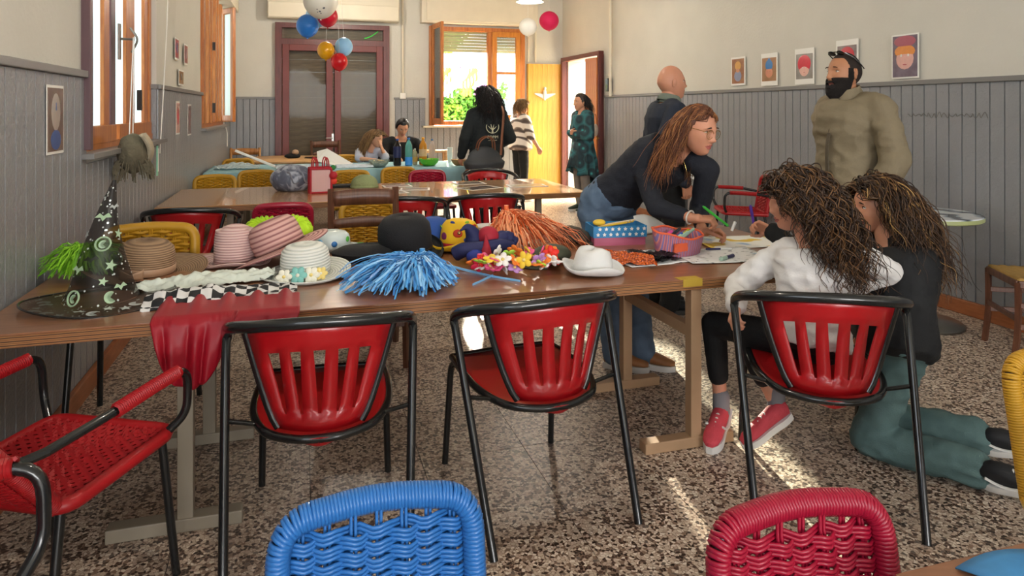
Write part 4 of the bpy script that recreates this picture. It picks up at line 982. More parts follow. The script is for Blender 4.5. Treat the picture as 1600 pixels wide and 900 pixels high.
# --- curly girl in black kneeling
J = dict(pelvis=(2.335, 2.26, .46), mid=(2.385, 2.30, .63), neck=(2.445, 2.39, .83), head=(2.415, 2.44, 1.005), shL=(2.40, 2.53, .765), shR=(2.50, 2.29, .765), elL=(2.275, 2.68, .70), wrL=(2.150, 2.80, .845), elR=(2.545, 2.37, .53), wrR=(2.47, 2.49, .43),
    hipL=(2.36, 2.33, .42), hipR=(2.33, 2.22, .42), knL=(2.42, 2.45, .085), knR=(2.21, 2.285, .085), anL=(2.69, 2.165, .075), anR=(2.445, 1.975, .075))
b, Jl, M, hc = person('person in black jacket and green-washed jeans kneeling beside the red chair', (2.35, 2.2, 0), J, .86, 'c68a6c', (-.93, .28, -.20), (0, 0, 1), .98, 1, top=dict(n='jacket', m=blackf, i=.034, ai=-.012, hem=-.15, f=.010), legs=dict(n='jeans', m=denimg, r=.085, f=.014), legtop=.10, leg_infl=.018, leg_end=.93, vox=.011, hands=dict(L=dict(d=(-.55, .45, .25), n=(-.3, -.6, -.5), c=55, t=40), R=dict(d=(-.4, .6, -.3), n=(0, 0, -1), c=20)))
hd_ = MB().lathe([(.07, 0), (.10, .015), (.115, .05), (.10, .08), (.085, .07)], 24, Jl['neck']+V(.04, -.05, -.05), Euler((rad(25), rad(15), 0)).to_matrix()); hd_.build('hood', blackf, b, solid=.012, smooth=60)
shoe(b, V(2.48, 1.925, .03)-V(2.35, 2.2, 0), (.62, -.70, -.05), .245, shoeK, soleW, up=(-.42, -.25, .85), sole=.028, lace=soleW, stripe=soleW)
shoe(b, V(2.735, 2.13, .03)-V(2.35, 2.2, 0), (.75, -.58, -.05), .245, shoeK, soleW, up=(-.38, -.25, .85), sole=.028, lace=soleW, stripe=soleW)
shell(M, hc, .98, scalpw, lambda p: (.006 if p.y > .03 else .028)+.006*nz(p, 60), 1, 72, 56).build('hair_cap', hairB[0], b, smooth=180)
rt = roots(1300, 18, lambda d: scalp(d), -.45)
col3 = [(Jl['neck']+V(.02, -.03, -.13), V(.16, .14, .17)), (Jl['shR']+V(0, 0, -.04), V(.08, .08, .08))]
mbh = strands(hc, M, .98, rt, lambda d: .28+.10*max(0, -d.y+.25)-.05*max(0, d.z), .011, 7, .0026, [0, 0, 0, 1, 1, 1, 1, 2, 2, 3], 16, 30, lambda d: M@V(.40*(1 if d.x > 0 else -1), -.40, .1), .55, .15, col3, kid=1, amp0=.3, wob=.22, fall=(.14, -.10, -1), fy=.035)
o = mbh.build('wavy_hair', hairB, b, smooth=180); o['kind'] = 'stuff'
marker('purple felt-tip marker held by the kneeling person', (2.095, 2.86, .855), (2.075, 2.865, .965), mp, mp)

# --- bald man in navy
J, F, R = stand(2.50, 4.42, 1.735, (1, -.12), dict(L=((.0, -.06, -.30), (-.02, .14, -.45)), R=((.06, -.14, -.27), (.10, .02, -.47))))
b, Jl, M, hc = person('person in a navy jumper standing behind the one leaning over the table', (2.50, 4.42, 0), J, 1.03, 'c58a6e', (1, -.10, .02), (0, 0, 1), 1.05, top=dict(n='jumper', m=navy, i=.020, hem=-.10), legs=dict(n='trousers', m=blackf, r=.07), hands=dict(L=dict(d=(0, .6, -.5), n=(0, 0, -1)), R=dict(d=(.3, .1, -.9), n=(0, 1, 0))), wk=1.05, dk=1.12, brow=None, neckline=1.0)
for q in 'LR': shoe(b, Jl['an'+q]-V(0, 0, Jl['an'+q].z), F, .27, blackf, soleD, lace=soleD)
collar = mat('grey_green_collar', '6c7468', .8)
MB().lathe([(.072, -.02), (.066, .015), (.064, .045), (.078, .03), (.088, -.005)], 26, Jl['neck']+V(.012, 0, .015), Euler((0, rad(14), 0)).to_matrix()).build('collar', collar, b, solid=.004, smooth=60)
# --- bearded man in khaki jacket
J, F, R = stand(3.16, 3.40, 1.76, (-1, .05), dict(L=((-.12, -.05, -.28), (-.08, .08, -.50)), R=((.03, -.04, -.29), (.0, .06, -.50))))
J['shL'] += V(.03, -.03, 0)
b, Jl, M, hc = person('person in a khaki jacket with sunglasses pushed up, standing by the grey panelling', (3.16, 3.40, 0), J, 1.08, 'b07a58', (-1, .06, .02), (0, 0, 1), 1.06, top=dict(n='jacket', m=khaki, i=.022, hem=-.14, f=.020, fs=7), legs=dict(n='trousers', m=mat('dark_trousers', '33302c', .8), r=.07), hands=dict(L=dict(d=(-.4, 0, -.8), n=(0, 1, 0)), R=dict(d=(-.6, 0, -.5), n=(0, -1, 0))), wk=1.08, dk=1.28, neckline=1.0, arm_r=1.12, lips=mat('lip_dark', '8a4d40', .5))
for q in 'LR': shoe(b, Jl['an'+q]-V(0, 0, Jl['an'+q].z), F, .28, blackf, soleD, lace=soleD)
MB().lathe([(.085, -.07), (.076, 0), (.072, .042), (.080, .048), (.090, 0), (.11, -.07)], 26, Jl['neck']+V(-.01, 0, .015), Euler((0, rad(-16), 0)).to_matrix()).build('jacket_collar', khaki, b, solid=.005, smooth=60)
MB().tube(cr([Jl['neck']+V(*q) for q in ((-.10, -.035, .0), (-.145, -.04, -.10), (-.185, -.04, -.25), (-.19, -.04, -.40), (-.18, -.04, -.52))], 6), .005, 6, ry=.014).build('zip_placket', mat('khaki_dark', '52493a', .8), b)
bear = mat('beard_black', '17100d', .85, var=.2, vs=60, bump=1, bs=260); buzz = mat('buzz_cut', '241a15', .85, var=.15, vs=40)
def beardw(p):
    d = V(p.x/.074, p.y/.096, p.z/.117); q = min((-.22-d.z)*7, (d.y+.05)*5)
    sid = min((.25-d.z)*5, (d.z+.4)*5, (.42-abs(d.y-.12)*2.2)*3, (abs(d.x)-.7)*9)
    mo = min(1, (abs(p.z+.0605)/.0095)**2+(p.x/.027)**2-.8)*3
    q2 = min((-.36-d.z)*9, (d.y-.3)*5)
    return min(max(q if abs(p.x) > .02 or p.z < -.068 else q2, sid), mo if p.y > .05 else 9)
shell(M, hc, 1.06, beardw, lambda p: .012+.026*max(0, (-.05-p.z)/.06)+.004*nz(p, 130), nu=84, nv=70).build('beard', bear, b, smooth=180)
shell(M, hc, 1.06, lambda p: scalpw(p)+.05, lambda p: .003, nu=64, nv=52).build('buzzed_hair', buzz, b, smooth=180)
sg = MB()
for sx in (-1, 1): sg.ell(hc+M@(V(sx*.034, .058, .112)*1.06), (.030, .005, .020), M@Euler((rad(-48), 0, 0)).to_matrix(), 16, 8); sg.tube([hc+M@(V(*q)*1.06) for q in ((sx*.066, .055, .112), (sx*.080, .01, .085), (sx*.084, -.04, .045), (sx*.083, -.06, .025))], .0035, 6)
sg.tube([hc+M@(V(x, .07, .118)*1.06) for x in (-.01, 0, .01)], .004, 6).build('sunglasses', blackm, b)

# --- woman with bag, back towards us
J, F, R = stand(2.06, 7.74, 1.68, (-.12, 1), dict(L=((-.10, -.02, -.27), (-.11, .08, -.47)), R=((.09, -.08, -.27), (.02, .12, -.36))))
b, Jl, M, hc = person('person in a black hoodie with a round tree emblem on the back', (2.06, 7.74, 0), J, 1.0, 'c08468', (-.5, .85, -.08), (0, 0, 1), 1.02, top=dict(n='hoodie', m=mat('black_hoodie', '1d2224', .85, var=.15), i=.028, hem=-.14), legs=dict(n='trousers', m=blackf, r=.06), hands=dict(L=dict(d=(-.1, .2, -.9), n=(.8, .3, 0)), R=dict(d=(-.3, .8, 0), n=(-1, 0, 0))), detail=False, nu=48, wk=1.08)
for q in 'LR': shoe(b, Jl['an'+q]-V(0, 0, Jl['an'+q].z), F, .25, blackf, soleD)
shell(M, hc, 1.02, scalpw, lambda p: .018, nu=48, nv=40).build('hair_cap', hairK[0], b, smooth=180)
mbh = strands(hc, M, 1.02, roots(620, 28, scalp, -.4), lambda d: .27+.08*max(0, -d.y), .010, 7, .0034, [0, 0, 1], 26, 22, lambda d: M@V(.3*(1 if d.x > 0 else -1), -.3, .1), .5, .2, [(Jl['neck']+V(0, 0, -.1), V(.15, .13, .14))], fall=(.02, -.05, -1), wob=.2)
o = mbh.build('long_hair', hairK, b, smooth=180); o['kind'] = 'stuff'
def txt(body, size, loc, rot, m, par, name='lettering', ext=.001):
    c = bpy.data.curves.new(name, 'FONT'); c.body = body; c.size = size; c.align_x = 'CENTER'; c.extrude = ext
    o = bpy.data.objects.new('t', c); C.objects.link(o); e = o.evaluated_get(bpy.context.evaluated_depsgraph_get()); me = bpy.data.meshes.new_from_object(e); bpy.data.objects.remove(o)
    return mk(name, me, m, par, loc=loc, rot=rot)
yk = -.178; pr = mat('print_cream', 'd8d6b8', .7, var=0)
em = MB().tube([(.02+.072*cos(a), yk-.002*sin(a), 1.235+.072*sin(a)) for a in [rad(160+k*10) for k in range(23)]], .0045, 5)
em.tube([(.02, yk, 1.165), (.02, yk, 1.21)], [.012, .007], 6)
for x, z in ((-.03, 1.245), (.0, 1.262), (.035, 1.26), (.065, 1.24), (-.01, 1.225), (.05, 1.225)): em.tube([(.02, yk, 1.20), (.02+(x-.02)*.6, yk, 1.20+(z-1.2)*.5), (x, yk, z)], [.006, .004, .002], 5)
em.build('tree_emblem', pr, b)
txt('COPIM', .045, (.02, yk+.001, 1.105), (pi/2, 0, rad(4)), pr, b, 'lettering'); txt('centro giovani', .018, (.02, yk+.001, 1.078), (pi/2, 0, rad(4)), pr, b, 'lettering')
bagm = mat('dark_leather', '34373a', .5, var=.15); tanm = mat('tan_strap', '7a4a30', .55)
bg_ = thing('shoulder_bag', 'dark grey shoulder bag with tan straps on the hip of the person in the hoodie', 'bag', (1.96, 7.47, .70))
MB().ell((0, 0, .15), (.22, .075, .17), None, 24, 16, fn=lambda q, d: (q.x*(1.08 if d.z < 0 else .92), q.y*(1.2 if d.z < 0 else .55), max(-.14, q.z))).build('bag_body', bagm, bg_, smooth=60)
MB().ell((0, -.003, .05), (.225, .088, .06), None, 20, 10).build('bag_base', tanm, bg_, smooth=60)
for y in (-.05, .05): MB().tube(cr([(-.09, y, .28), (-.06, y-.02, .38), (.02, y-.03, .43), (.09, y-.02, .39), (.11, y, .28)], 6), .008, 6).build('handle', tanm, bg_)
MB().tube(cr([(.19, 0, .22), (.22, .05, .45), (.25, .10, .70), (.24, .22, .80)], 6), .014, 6, ry=.005).build('strap', tanm, bg_)

# --- woman in zebra shirt
J, F, R = stand(3.30, 10.37, 1.575, (1, .25), dict(L=((-.06, -.02, -.26), (-.04, .06, -.46)), R=((.10, .03, -.26), (.16, .14, -.46))))
zeb = ramp_mat('zebra_shirt', 'ShaderNodeTexWave', [(0, '4a3f3a'), (.30, '8a7a70'), (.42, 'e2d8cc')], .8, False, (1, 1, 1.8), Scale=2.4, Distortion=5, Detail=2, bands_direction='DIAGONAL')
b, Jl, M, hc = person('person in a zebra-striped shirt standing near the back window', (3.30, 10.37, 0), J, .96, 'd0977a', (1, .45, -.05), (0, 0, 1), 1.0, top=dict(n='shirt', m=zeb, i=.028, hem=-.18, sl=.62), legs=dict(n='trousers', m=blackf, r=.06), hands=dict(L=dict(d=(.1, .1, -.9), n=(1, 0, 0)), R=dict(d=(.3, -.1, -.8), n=(0, 1, 0))), detail=False, nu=48, wk=1.12, dk=1.15, flare=.05)
for q in 'LR': shoe(b, Jl['an'+q]-V(0, 0, Jl['an'+q].z), F, .24, blackf, soleW)
shell(M, hc, 1.0, scalpw, lambda p: .018, nu=48, nv=40).build('hair_cap', hairG[1], b, smooth=180)
mbh = strands(hc, M, 1.0, roots(500, 38, scalp, -.4), lambda d: .12, .010, 9, .0034, [0, 1, 1], 36, 16, lambda d: M@V(.3*(1 if d.x > 0 else -1), -.3, .1), .6, .2, [], wob=.2)
o = mbh.build('short_hair', hairG, b, smooth=180); o['kind'] = 'stuff'

# --- woman at the doorway, arms crossed
J, F, R = stand(3.80, 9.04, 1.645, (-1, -.12), dict(L=((-.06, .02, -.28), (.10, .16, -.26)), R=((.06, .02, -.28), (-.12, .18, -.24))))
teal = ramp_mat('teal_dress', 'ShaderNodeTexVoronoi', [(0, '3fa7a4'), (.18, '1c3a42'), (.45, '16262e'), (.75, '2a6a70'), (.9, '16262e')], .8, False, Scale=7)
b, Jl, M, hc = person('person in a dark teal patterned tunic standing in the doorway with crossed arms', (3.80, 9.04, 0), J, .97, 'c08a6c', (-1, -.1, -.05), (0, 0, 1), 1.0, top=dict(n='tunic', m=teal, i=.026, hem=-.09), legs=dict(n='leggings', m=greyf, r=.058), hands=dict(L=dict(d=(0, .9, .1), n=(1, 0, 0), c=20), R=dict(d=(0, -.9, .1), n=(1, 0, 0), c=20)), detail=False, nu=48)
for q in 'LR': shoe(b, Jl['an'+q]-V(0, 0, Jl['an'+q].z), F, .25, shoeG, soleW, lace=mg)
sk_ = MB(); o_ = V(0, 0, 0)
sk_.lathe([(.165, .98), (.19, .85), (.215, .70), (.235, .52), (.24, .50)], 36, (0, 0, 0), None, 0, lambda q, i, a: (q.x*.85+.01*sin(a*9)*i, q.y*1.0+.01*cos(a*9)*i, q.z-(.10*cos(a) if i > 2 else 0)-.01*sin(a*5)*i))
sk_.build('tunic_skirt', teal, b, solid=.004, smooth=60)
shell(M, hc, 1.0, scalpw, lambda p: .014, nu=48, nv=40).build('hair_cap', hairK[1], b, smooth=180)
mbh = strands(hc, M, 1.0, roots(320, 48, scalp, -.4), lambda d: .18, .005, 8, .0036, [0, 1], 46, 16, lambda d: M@V(0, -1.2, .1), .3, .2, [], fall=(.25, 0, -1))
o = mbh.build('tied_hair', hairK, b, smooth=180); o['kind'] = 'stuff'

# --- girl and boy sitting behind the buffet table
sv_ = mat('lilac_shirt', 'b9bccc', .85)
J = dict(pelvis=(.86, 9.62, .52), neck=(.90, 9.46, .90), head=(.97, 9.40, 1.045), shL=(1.05, 9.44, .85), shR=(.76, 9.46, .86), elL=(1.08, 9.24, .80), wrL=(1.03, 9.32, .94), elR=(.74, 9.25, .79), wrR=(.92, 9.14, .78), hipL=(.93, 9.60, .50), hipR=(.79, 9.60, .50), knL=(.95, 9.25, .48), knR=(.78, 9.25, .48), anL=(.95, 9.28, .10), anR=(.78, 9.28, .10))
b, Jl, M, hc = person('person in a lilac shirt resting one cheek on a hand at the buffet table', (.86, 9.62, 0), J, .80, 'd09a7c', (.75, -.60, -.35), (0, 0, 1), .95, 1, top=dict(n='shirt', m=sv_, i=.018, sl=.45), legs=dict(n='trousers', m=denim, r=.06), hands=dict(L=dict(d=(-.2, .0, 1), n=(-.6, .6, 0), c=30), R=dict(d=(.8, -.3, 0), n=(0, 0, -1))), detail=False, nu=48, vox=.012)
shell(M, hc, .95, scalpw, lambda p: .014, 1, 48, 40).build('hair_cap', hairG[0], b, smooth=180)
mbh = strands(hc, M, .95, roots(560, 58, scalp, -.4), lambda d: .34, .004, 5, .0036, [0, 1, 1], 56, 20, lambda d: M@V(.35*(1 if d.x > 0 else -1), -.2, .1), .3, .22, [(Jl['neck']+V(0, 0, -.1), V(.15, .11, .14))], kid=1, fall=(-.12, .0, -1), wob=.12)
o = mbh.build('long_hair', hairG, b, smooth=180); o['kind'] = 'stuff'
J = dict(pelvis=(1.33, 9.72, .55), neck=(1.335, 9.62, 1.03), head=(1.345, 9.56, 1.185), shL=(1.55, 9.62, .97), shR=(1.12, 9.62, .97), elL=(1.62, 9.42, .78), wrL=(1.46, 9.22, .79), elR=(1.06, 9.42, .78), wrR=(1.20, 9.22, .79), hipL=(1.42, 9.70, .52), hipR=(1.24, 9.70, .52), knL=(1.43, 9.30, .50), knR=(1.22, 9.30, .50), anL=(1.43, 9.34, .10), anR=(1.22, 9.34, .10))
b, Jl, M, hc = person('person in a black shirt looking down behind the bottles', (1.33, 9.72, 0), J, .95, 'bd8466', (.05, -.85, -.5), (0, .3, 1), 1.0, top=dict(n='shirt', m=blackf, i=.022), legs=dict(n='trousers', m=blackf, r=.06), hands=dict(L=dict(d=(-.5, -.6, 0), n=(0, 0, -1)), R=dict(d=(.5, -.6, 0), n=(0, 0, -1))), detail=False, nu=48, vox=.013)
shell(M, hc, 1.0, lambda p: scalpw(p)+.1, lambda p: .020+.004*nz(p, 90), nu=56, nv=46).build('short_hair', hairK[0], b, smooth=180)
# ------------------------------------------------------------ costumes on the front table
def ribbons(n, c, r, col, seed, drop, spread=(1, 1), w=.007, seg=7, zmin=.0015, bias=(0, 0), rn0=.25, lift=.6, flat=.0):
    rn = random.Random(seed); mb = MB()
    for i in range(n):
        a = rn.uniform(0, 2*pi); L = r*(.45+.55*rn.random()); el = rn.uniform(.05, 1.0)*lift
        dx, dy = cos(a)*spread[0]+bias[0], sin(a)*spread[1]+bias[1]; P = []
        for k in range(seg+1):
            t = k/seg; q = t*L
            z = c[2]*(1-.2*rn.random())*(1-flat)+el*q*1.3-drop*t*t*(c[2]+el*L*.9)
            P.append(V(c[0]+dx*q+rn.gauss(0, .004), c[1]+dy*q+rn.gauss(0, .004), max(zmin+.02*rn.random()*(1-t), z)))
        s = V(-dy, dx, rn.uniform(-.8, .8)).normalized()*w*(.6+.6*rn.random())/2
        vs = []
        for p in P: vs += [p-s, p+s]
        mb.add(vs, [(2*k, 2*k+1, 2*k+3, 2*k+2) for k in range(seg)], rn.choice(col))
    return mb
def pompom(label, loc, mb, mats, knob=None):
    b = thing('pompom', label, 'pompom', loc, 0, 'ribbon pompoms'); o = mb.build('ribbons', mats, b, smooth=0, solid=.0006); o['kind'] = 'stuff'
    if knob: MB().tube([(knob[0], knob[1], knob[2]-.05), knob], .012, 10).build('handle', mats[0], b)
    return b
gp = [mat('lime_film', '86c22c', .4, var=.1), mat('lime_film_dark', '63a022', .4, var=.1)]
pompom('lime green ribbon pompom at the left wall end of the front table', (-.86, 3.33, ZT), ribbons(520, (.0, 0, .13), .19, [0, 0, 1], 2, .75, (.95, .8), .007, 7, .002, (0, 0), .3, .5), gp)
bp_ = [mat('sky_film', '4f9fe0', .35, var=.1), mat('sky_film_light', '86c0ee', .3, var=.1), mat('sky_film_dark', '3a7fc4', .35, var=.1)]
pompom('big sky blue ribbon pompom at the front edge of the table', (.42, 2.86, ZT), ribbons(720, (.05, .06, .085), .33, [0, 0, 1, 2], 3, .85, (.75, .62), .0075, 8, .002, (-.30, -.45), .2, .32), bp_, (.08, .09, .11))
for i, pts in enumerate((((.60, 3.04, .74), (.70, 2.93, .725), (.78, 2.80, .723), (.86, 2.70, .723)), ((.78, 2.83, .723), (.70, 2.74, .723), (.66, 2.70, .723)))):
    tag(MB().tube(cr(pts, 8), .006, 5, ry=.0015).build('ribbon', bp_[1]), ('longer', 'shorter')[i]+' loose pale blue ribbon trailing beside the blue pompom', 'ribbon', 'loose ribbons')
op = [mat('orange_film', 'e8703a', .4, var=.1), mat('orange_film_light', 'f0a070', .35, var=.1), mat('orange_film_dark', 'c4501f', .4, var=.1)]
pompom('orange ribbon pompom behind the flower garland', (1.08, 3.42, ZT), ribbons(520, (-.06, .02, .19), .33, [0, 1, 1, 2], 5, .92, (.9, .5), .006, 8, .002, (.42, -.25), .2, .12), op, (-.06, .02, .21))
# witch hat of printed tulle
def tulle(name, col, a):
    m = bpy.data.materials.new(name); m.use_nodes = True; t = m.node_tree; L = t.links.new; b = t.nodes['Principled BSDF']; o = t.nodes['Material Output']
    b.inputs['Base Color'].default_value = (*lin(col), 1); b.inputs['Roughness'].default_value = .4
    tr = nd(t, 'ShaderNodeBsdfTransparent'); mx = nd(t, 'ShaderNodeMixShader'); mx.inputs[0].default_value = a; L(tr.outputs[0], mx.inputs[1]); L(b.outputs[0], mx.inputs[2]); L(mx.outputs[0], o.inputs[0]); return m
tulm = tulle('black_tulle', '15130f', .52)
wh = thing('witch_hat', 'tall pointed witch hat of black tulle printed with pale pumpkins and stars', 'hat', (-.70, 2.88, ZT))
def cone(a, t):
    r = lerp(.125, .006, t**.82)*(1+.05*sin(3*a+6*t)); lean = .045*t*t; return V(r*cos(a)+lean, r*sin(a)*.95, .012+.43*t)
MB().grid(lambda a, t: cone(2*pi*a, t), 40, 26, cu=True).build('crown', tulm, wh, smooth=180)
def brimp(a, t): r = lerp(.12, .245, t); return V(r*cos(a)*1.02, r*sin(a)*.95, .010+.012*sin(2*a+.6)*t*t)
MB().grid(lambda a, t: brimp(2*pi*a, t), 56, 5, cu=True).build('brim', tulm, wh, smooth=180)
MB().tube([brimp(2*pi*k/56, 1) for k in range(56)], .004, 6, closed=True).build('rim_wire', blackm, wh)
sil = mat('silver_print', 'c8cfcc', .3, .3, var=.1); gpr = mat('glow_green_print', 'a9c4a2', .5, var=.1)
rn = random.Random(4); pr1 = MB()
def decal(mb, fn, a, t, s, kind, mi):
    # small printed motif laid on the tulle
    e = .001; P0 = fn(a, t); X = (fn(a+.05, t)-P0).normalized(); Y = (fn(a, t+.03)-P0).normalized(); N = X.cross(Y).normalized(); P0 = P0+N*.0025
    if N.dot(P0-V(0, 0, P0.z if kind != 'b' else -1)) < 0: P0 = P0-N*.005
    if kind == 'dot': pts = [(cos(k*pi/3)*s, sin(k*pi/3)*s) for k in range(6)]
    elif kind == 'star': pts = [((s if k % 2 == 0 else s*.42)*cos(k*pi/5), (s if k % 2 == 0 else s*.42)*sin(k*pi/5)) for k in range(10)]
    elif kind == 'moon': pts = [(s*cos(q), s*sin(q)) for q in [rad(50+k*26) for k in range(11)]]+[(s*.25+s*.75*cos(q), s*.75*sin(q)) for q in [rad(300-k*24) for k in range(10)]]
    else: pts = [(-s, -s*.1), (-s*.5, s*.45), (0, s*.1), (s*.5, s*.5), (s, -.05*s), (s*.35, -.1*s), (0, -.55*s), (-s*.3, -.1*s)]
    vs = [P0]+[P0+X*x+Y*y for x, y in pts]; n = len(pts)
    mb.add(vs, [(0, k+1, (k+1) % n+1) for k in range(n)], mi)
def ring(mb, fn, a, t, s, mi):
    P0 = fn(a, t); X = (fn(a+.05, t)-P0).normalized(); Y = (fn(a, t+.03)-P0).normalized(); N = X.cross(Y).normalized(); mb.tube([P0+N*.003+X*s*cos(q)+Y*s*sin(q) for q in [2*pi*k/16 for k in range(16)]], .0035, 4, closed=True, mi=mi)
for a, t, k, s in ((4.6, .70, 'bat', .03), (4.9, .48, 'ring', .024), (4.0, .28, 'bat', .03), (4.15, .06, 'ring', .026), (5.3, .30, 'star', .022), (5.6, .12, 'bat', .026), (5.2, .05, 'moon', .022), (5.8, .55, 'star', .02), (5.5, .78, 'bat', .02), (3.6, .55, 'star', .018), (3.4, .2, 'bat', .025), (5.0, .18, 'star', .018), (2.2, .3, 'bat', .03), (1.2, .3, 'ring', .026)):
    if k == 'ring': ring(pr1, cone, a, t, s, 1); decal(pr1, cone, a, t-.004, s*.6, 'moon', 1)
    else: decal(pr1, cone, a, t, s, k, 1 if rn.random() < .6 else 0)
for i in range(120): decal(pr1, cone, rn.uniform(3, 6.6), rn.random()**1.3*.95, .0022+.0022*rn.random(), 'dot', 0)
for i in range(26): decal(pr1, brimp, i*.2417, .35+.45*rn.random(), .022, rn.choice(['bat', 'star', 'moon']), 0)
for i in range(110): decal(pr1, brimp, rn.uniform(0, 6.28), rn.uniform(.1, .95), .003, 'dot', 0)
o = pr1.build('printed_motifs', [sil, gpr], wh, smooth=0); o['kind'] = 'stuff'
# lathe-made hats: crown, brim, band
def ringmat(name, c1, c2, sc=34):
    if name in MC: return MC[name]
    m = ramp_mat(name, 'ShaderNodeTexWave', [(0, c1), (.55, c2), (1, c2)], .75, False, (1, 1, 1), Scale=sc, bands_direction='Z', Distortion=.25, bump=.4); return m
def ringmat2(name, c1, c2, sc=34):
    if name in MC: return MC[name]
    return ramp_mat(name, 'ShaderNodeTexWave', [(0, c1), (.55, c2), (1, c2)], .75, False, (1, 1, 1), Scale=sc, wave_type='RINGS', rings_direction='Z', Distortion=.2, bump=.4)
def hat(label, loc, rot, crown, brim, mc, mb_, band=None, bm_=None, n=40, cmod=None, wav=0, wk=2, name='hat', cat='hat', ph=0, sx=1, sy=1):
    b = thing(name, label, cat, loc, rot, 'hats on the front table')
    f = lambda q, i, a: (cmod(q, i, a) if cmod else q)
    MB().lathe(crown, n, mod=lambda q, i, a: V(f(q, i, a)[0]*sx, f(q, i, a)[1]*sy, f(q, i, a)[2])).build('crown', mc, b, solid=.004, smooth=60)
    if brim:
        r0, r1 = brim[0][0], brim[-1][0]
        MB().lathe(brim, n+16, mod=lambda q, i, a: (q.x*sx, q.y*sy, q.z+wav*sin(wk*a+ph)*max(0, (Vector((q.x, q.y)).length-r0)/(r1-r0))**1.5)).build('brim', mb_, b, solid=.004, smooth=60)
    if band:
        MB().lathe([(band[0], band[1]), (band[0]+.003, band[1]+.004), (band[2]+.003, band[3]-.004), (band[2], band[3])], n, mod=lambda q, i, a: (q.x*sx, q.y*sy, q.z)).build('band', bm_, b, smooth=60)
    return b
dome = lambda r, h, k=.8: [(r, .0), (r*1.01, h*.25), (r*.99, h*.55), (r*.93, h*.78), (r*.75, h*.93), (r*.4, h), (0.001, h*1.01)]
b = hat('wide-brimmed brown straw hat with a tan ribbon bow', (-.635, 3.32, ZT+.008), (rad(4), rad(4), 0), dome(.112, .135), [(.110, .0), (.15, -.002), (.20, .006), (.245, .020)], ringmat('brown_straw', '6f553f', 'a08263'), ringmat2('brown_straw_brim', '6f553f', 'a08263'), (.115, .004, .115, .036), mat('tan_ribbon', 'b08e72', .5), wav=.016, wk=2, ph=.8)
MB().grid(lambda a, q: (-.03+.075*(a-.5)*(1+.4*abs(a-.5)), -.124-.02*sin(pi*a), .018+(q-.5)*.034*(.4+2.2*abs(a-.5))), 12, 4).build('bow', MC['tan_ribbon'], b, solid=.004, smooth=60)
pk1, pk2 = ringmat('pink_straw', 'b98f8c', 'd9bab4', 30), ringmat2('pink_straw_brim', 'b98f8c', 'd9bab4', 30)
def fed(q, i, a): return V(q.x, q.y, q.z-(.018*(abs(cos(a))**3) if i >= 4 else 0)-(.012 if i == 6 else 0))
hat('pale pink straw trilby with a pinched crown behind the white cloth', (-.285, 3.42, ZT+.004), 0, [(.078, 0), (.078, .05), (.076, .10), (.072, .132), (.06, .145), (.03, .135), (.001, .125)], [(.078, .0), (.10, -.001), (.125, .004), (.14, .012)], pk1, pk2, cmod=fed, wav=.012, wk=3)
st1, st2 = ringmat('rose_striped_straw', '8f5a5c', 'd2a59c', 16), ringmat2('rose_striped_straw_brim', '8f5a5c', 'd2a59c', 16)
hat('rose-striped sun hat leaning tilted on the white flowered hat', (-.085, 3.34, ZT+.075), (rad(-6), rad(-22), 0), dome(.098, .12), [(.098, 0), (.135, -.004), (.175, -.008), (.195, -.012)], st1, st2, wav=.008, wk=2)
b = hat('white straw hat with a wreath of pale flowers on the brim', (.025, 3.06, ZT+.01), (rad(3), rad(-3), 0), dome(.088, .115), [(.088, .0), (.12, -.004), (.15, .004), (.165, .014)], ringmat('white_straw', 'c4c8c0', 'e6e7df', 30), ringmat2('white_straw_brim', 'c4c8c0', 'e6e7df', 30), wav=.006, wk=2)
def flower(par, c, r, m, mc, n=5, tilt=None, name='flower'):
    f = MB(); R = tilt or Matrix.Identity(3)
    for k in range(n):
        a = 2*pi*k/n; f.ell(V(c)+R@V(cos(a)*r*.6, sin(a)*r*.6, .002), (r*.55, r*.42, r*.16), R@Matrix.Rotation(a, 3, 'Z'), 10, 6)
    o = f.build(name, m, par, smooth=180); MB().ell(V(c)+R@V(0, 0, r*.15), (r*.25, r*.25, r*.18), R, 8, 6).build('flower_heart', mc, o, smooth=180)
fw = mat('petal_white', 'e6e4d2', .6); ft = mat('petal_teal', '7fbdb5', .6, var=.2); fy = mat('petal_yellow', 'e6cf7c', .6); tl = Euler((rad(62), 0, rad(-12))).to_matrix()
for x, z, r, m, mc in ((-.075, .028, .026, fw, fy), (-.028, .028, .03, ft, fw), (.018, .024, .028, fw, fy), (.052, .026, .022, fy, fw)): flower(b, (x, -.112+.02*abs(x), z), r, m, mc, 6, tl)
# lime boa (ruffled loop)
lm_ = mat('lime_tulle', 'b4dc24', .6, var=.12)
rn = random.Random(11)
def boa(a): return V(.115*cos(a), .055*sin(a), .075+.05*abs(sin(a))*(1 if sin(a) > 0 else .2)+.035*abs(cos(a)))
def boas(a, t):
    q = 2*pi*a; c = boa(q); tg_ = (boa(q+.05)-boa(q-.05)).normalized(); x = V(0, 0, 1)-tg_*tg_.z; x.normalize(); y = tg_.cross(x); w = 2*pi*t
    r = .044*(1+.16*sin(34*q)+.10*nz((cos(q)*3, sin(q)*3, w), 3)); return c+x*cos(w)*r+y*sin(w)*r
bb = thing('boa', 'lime green ruffled tulle boa behind the pink hats', 'boa', (-.10, 3.56, ZT+.0)); MB().grid(boas, 150, 16, cu=True).build('ruffles', lm_, bb, smooth=180)
MB().tube([(-.03, -.06, .03), (-.032, -.066, .10), (-.03, -.05, .16)], .005, 6).build('tie', mat('rose_tie', 'd8b8a8', .6), bb)
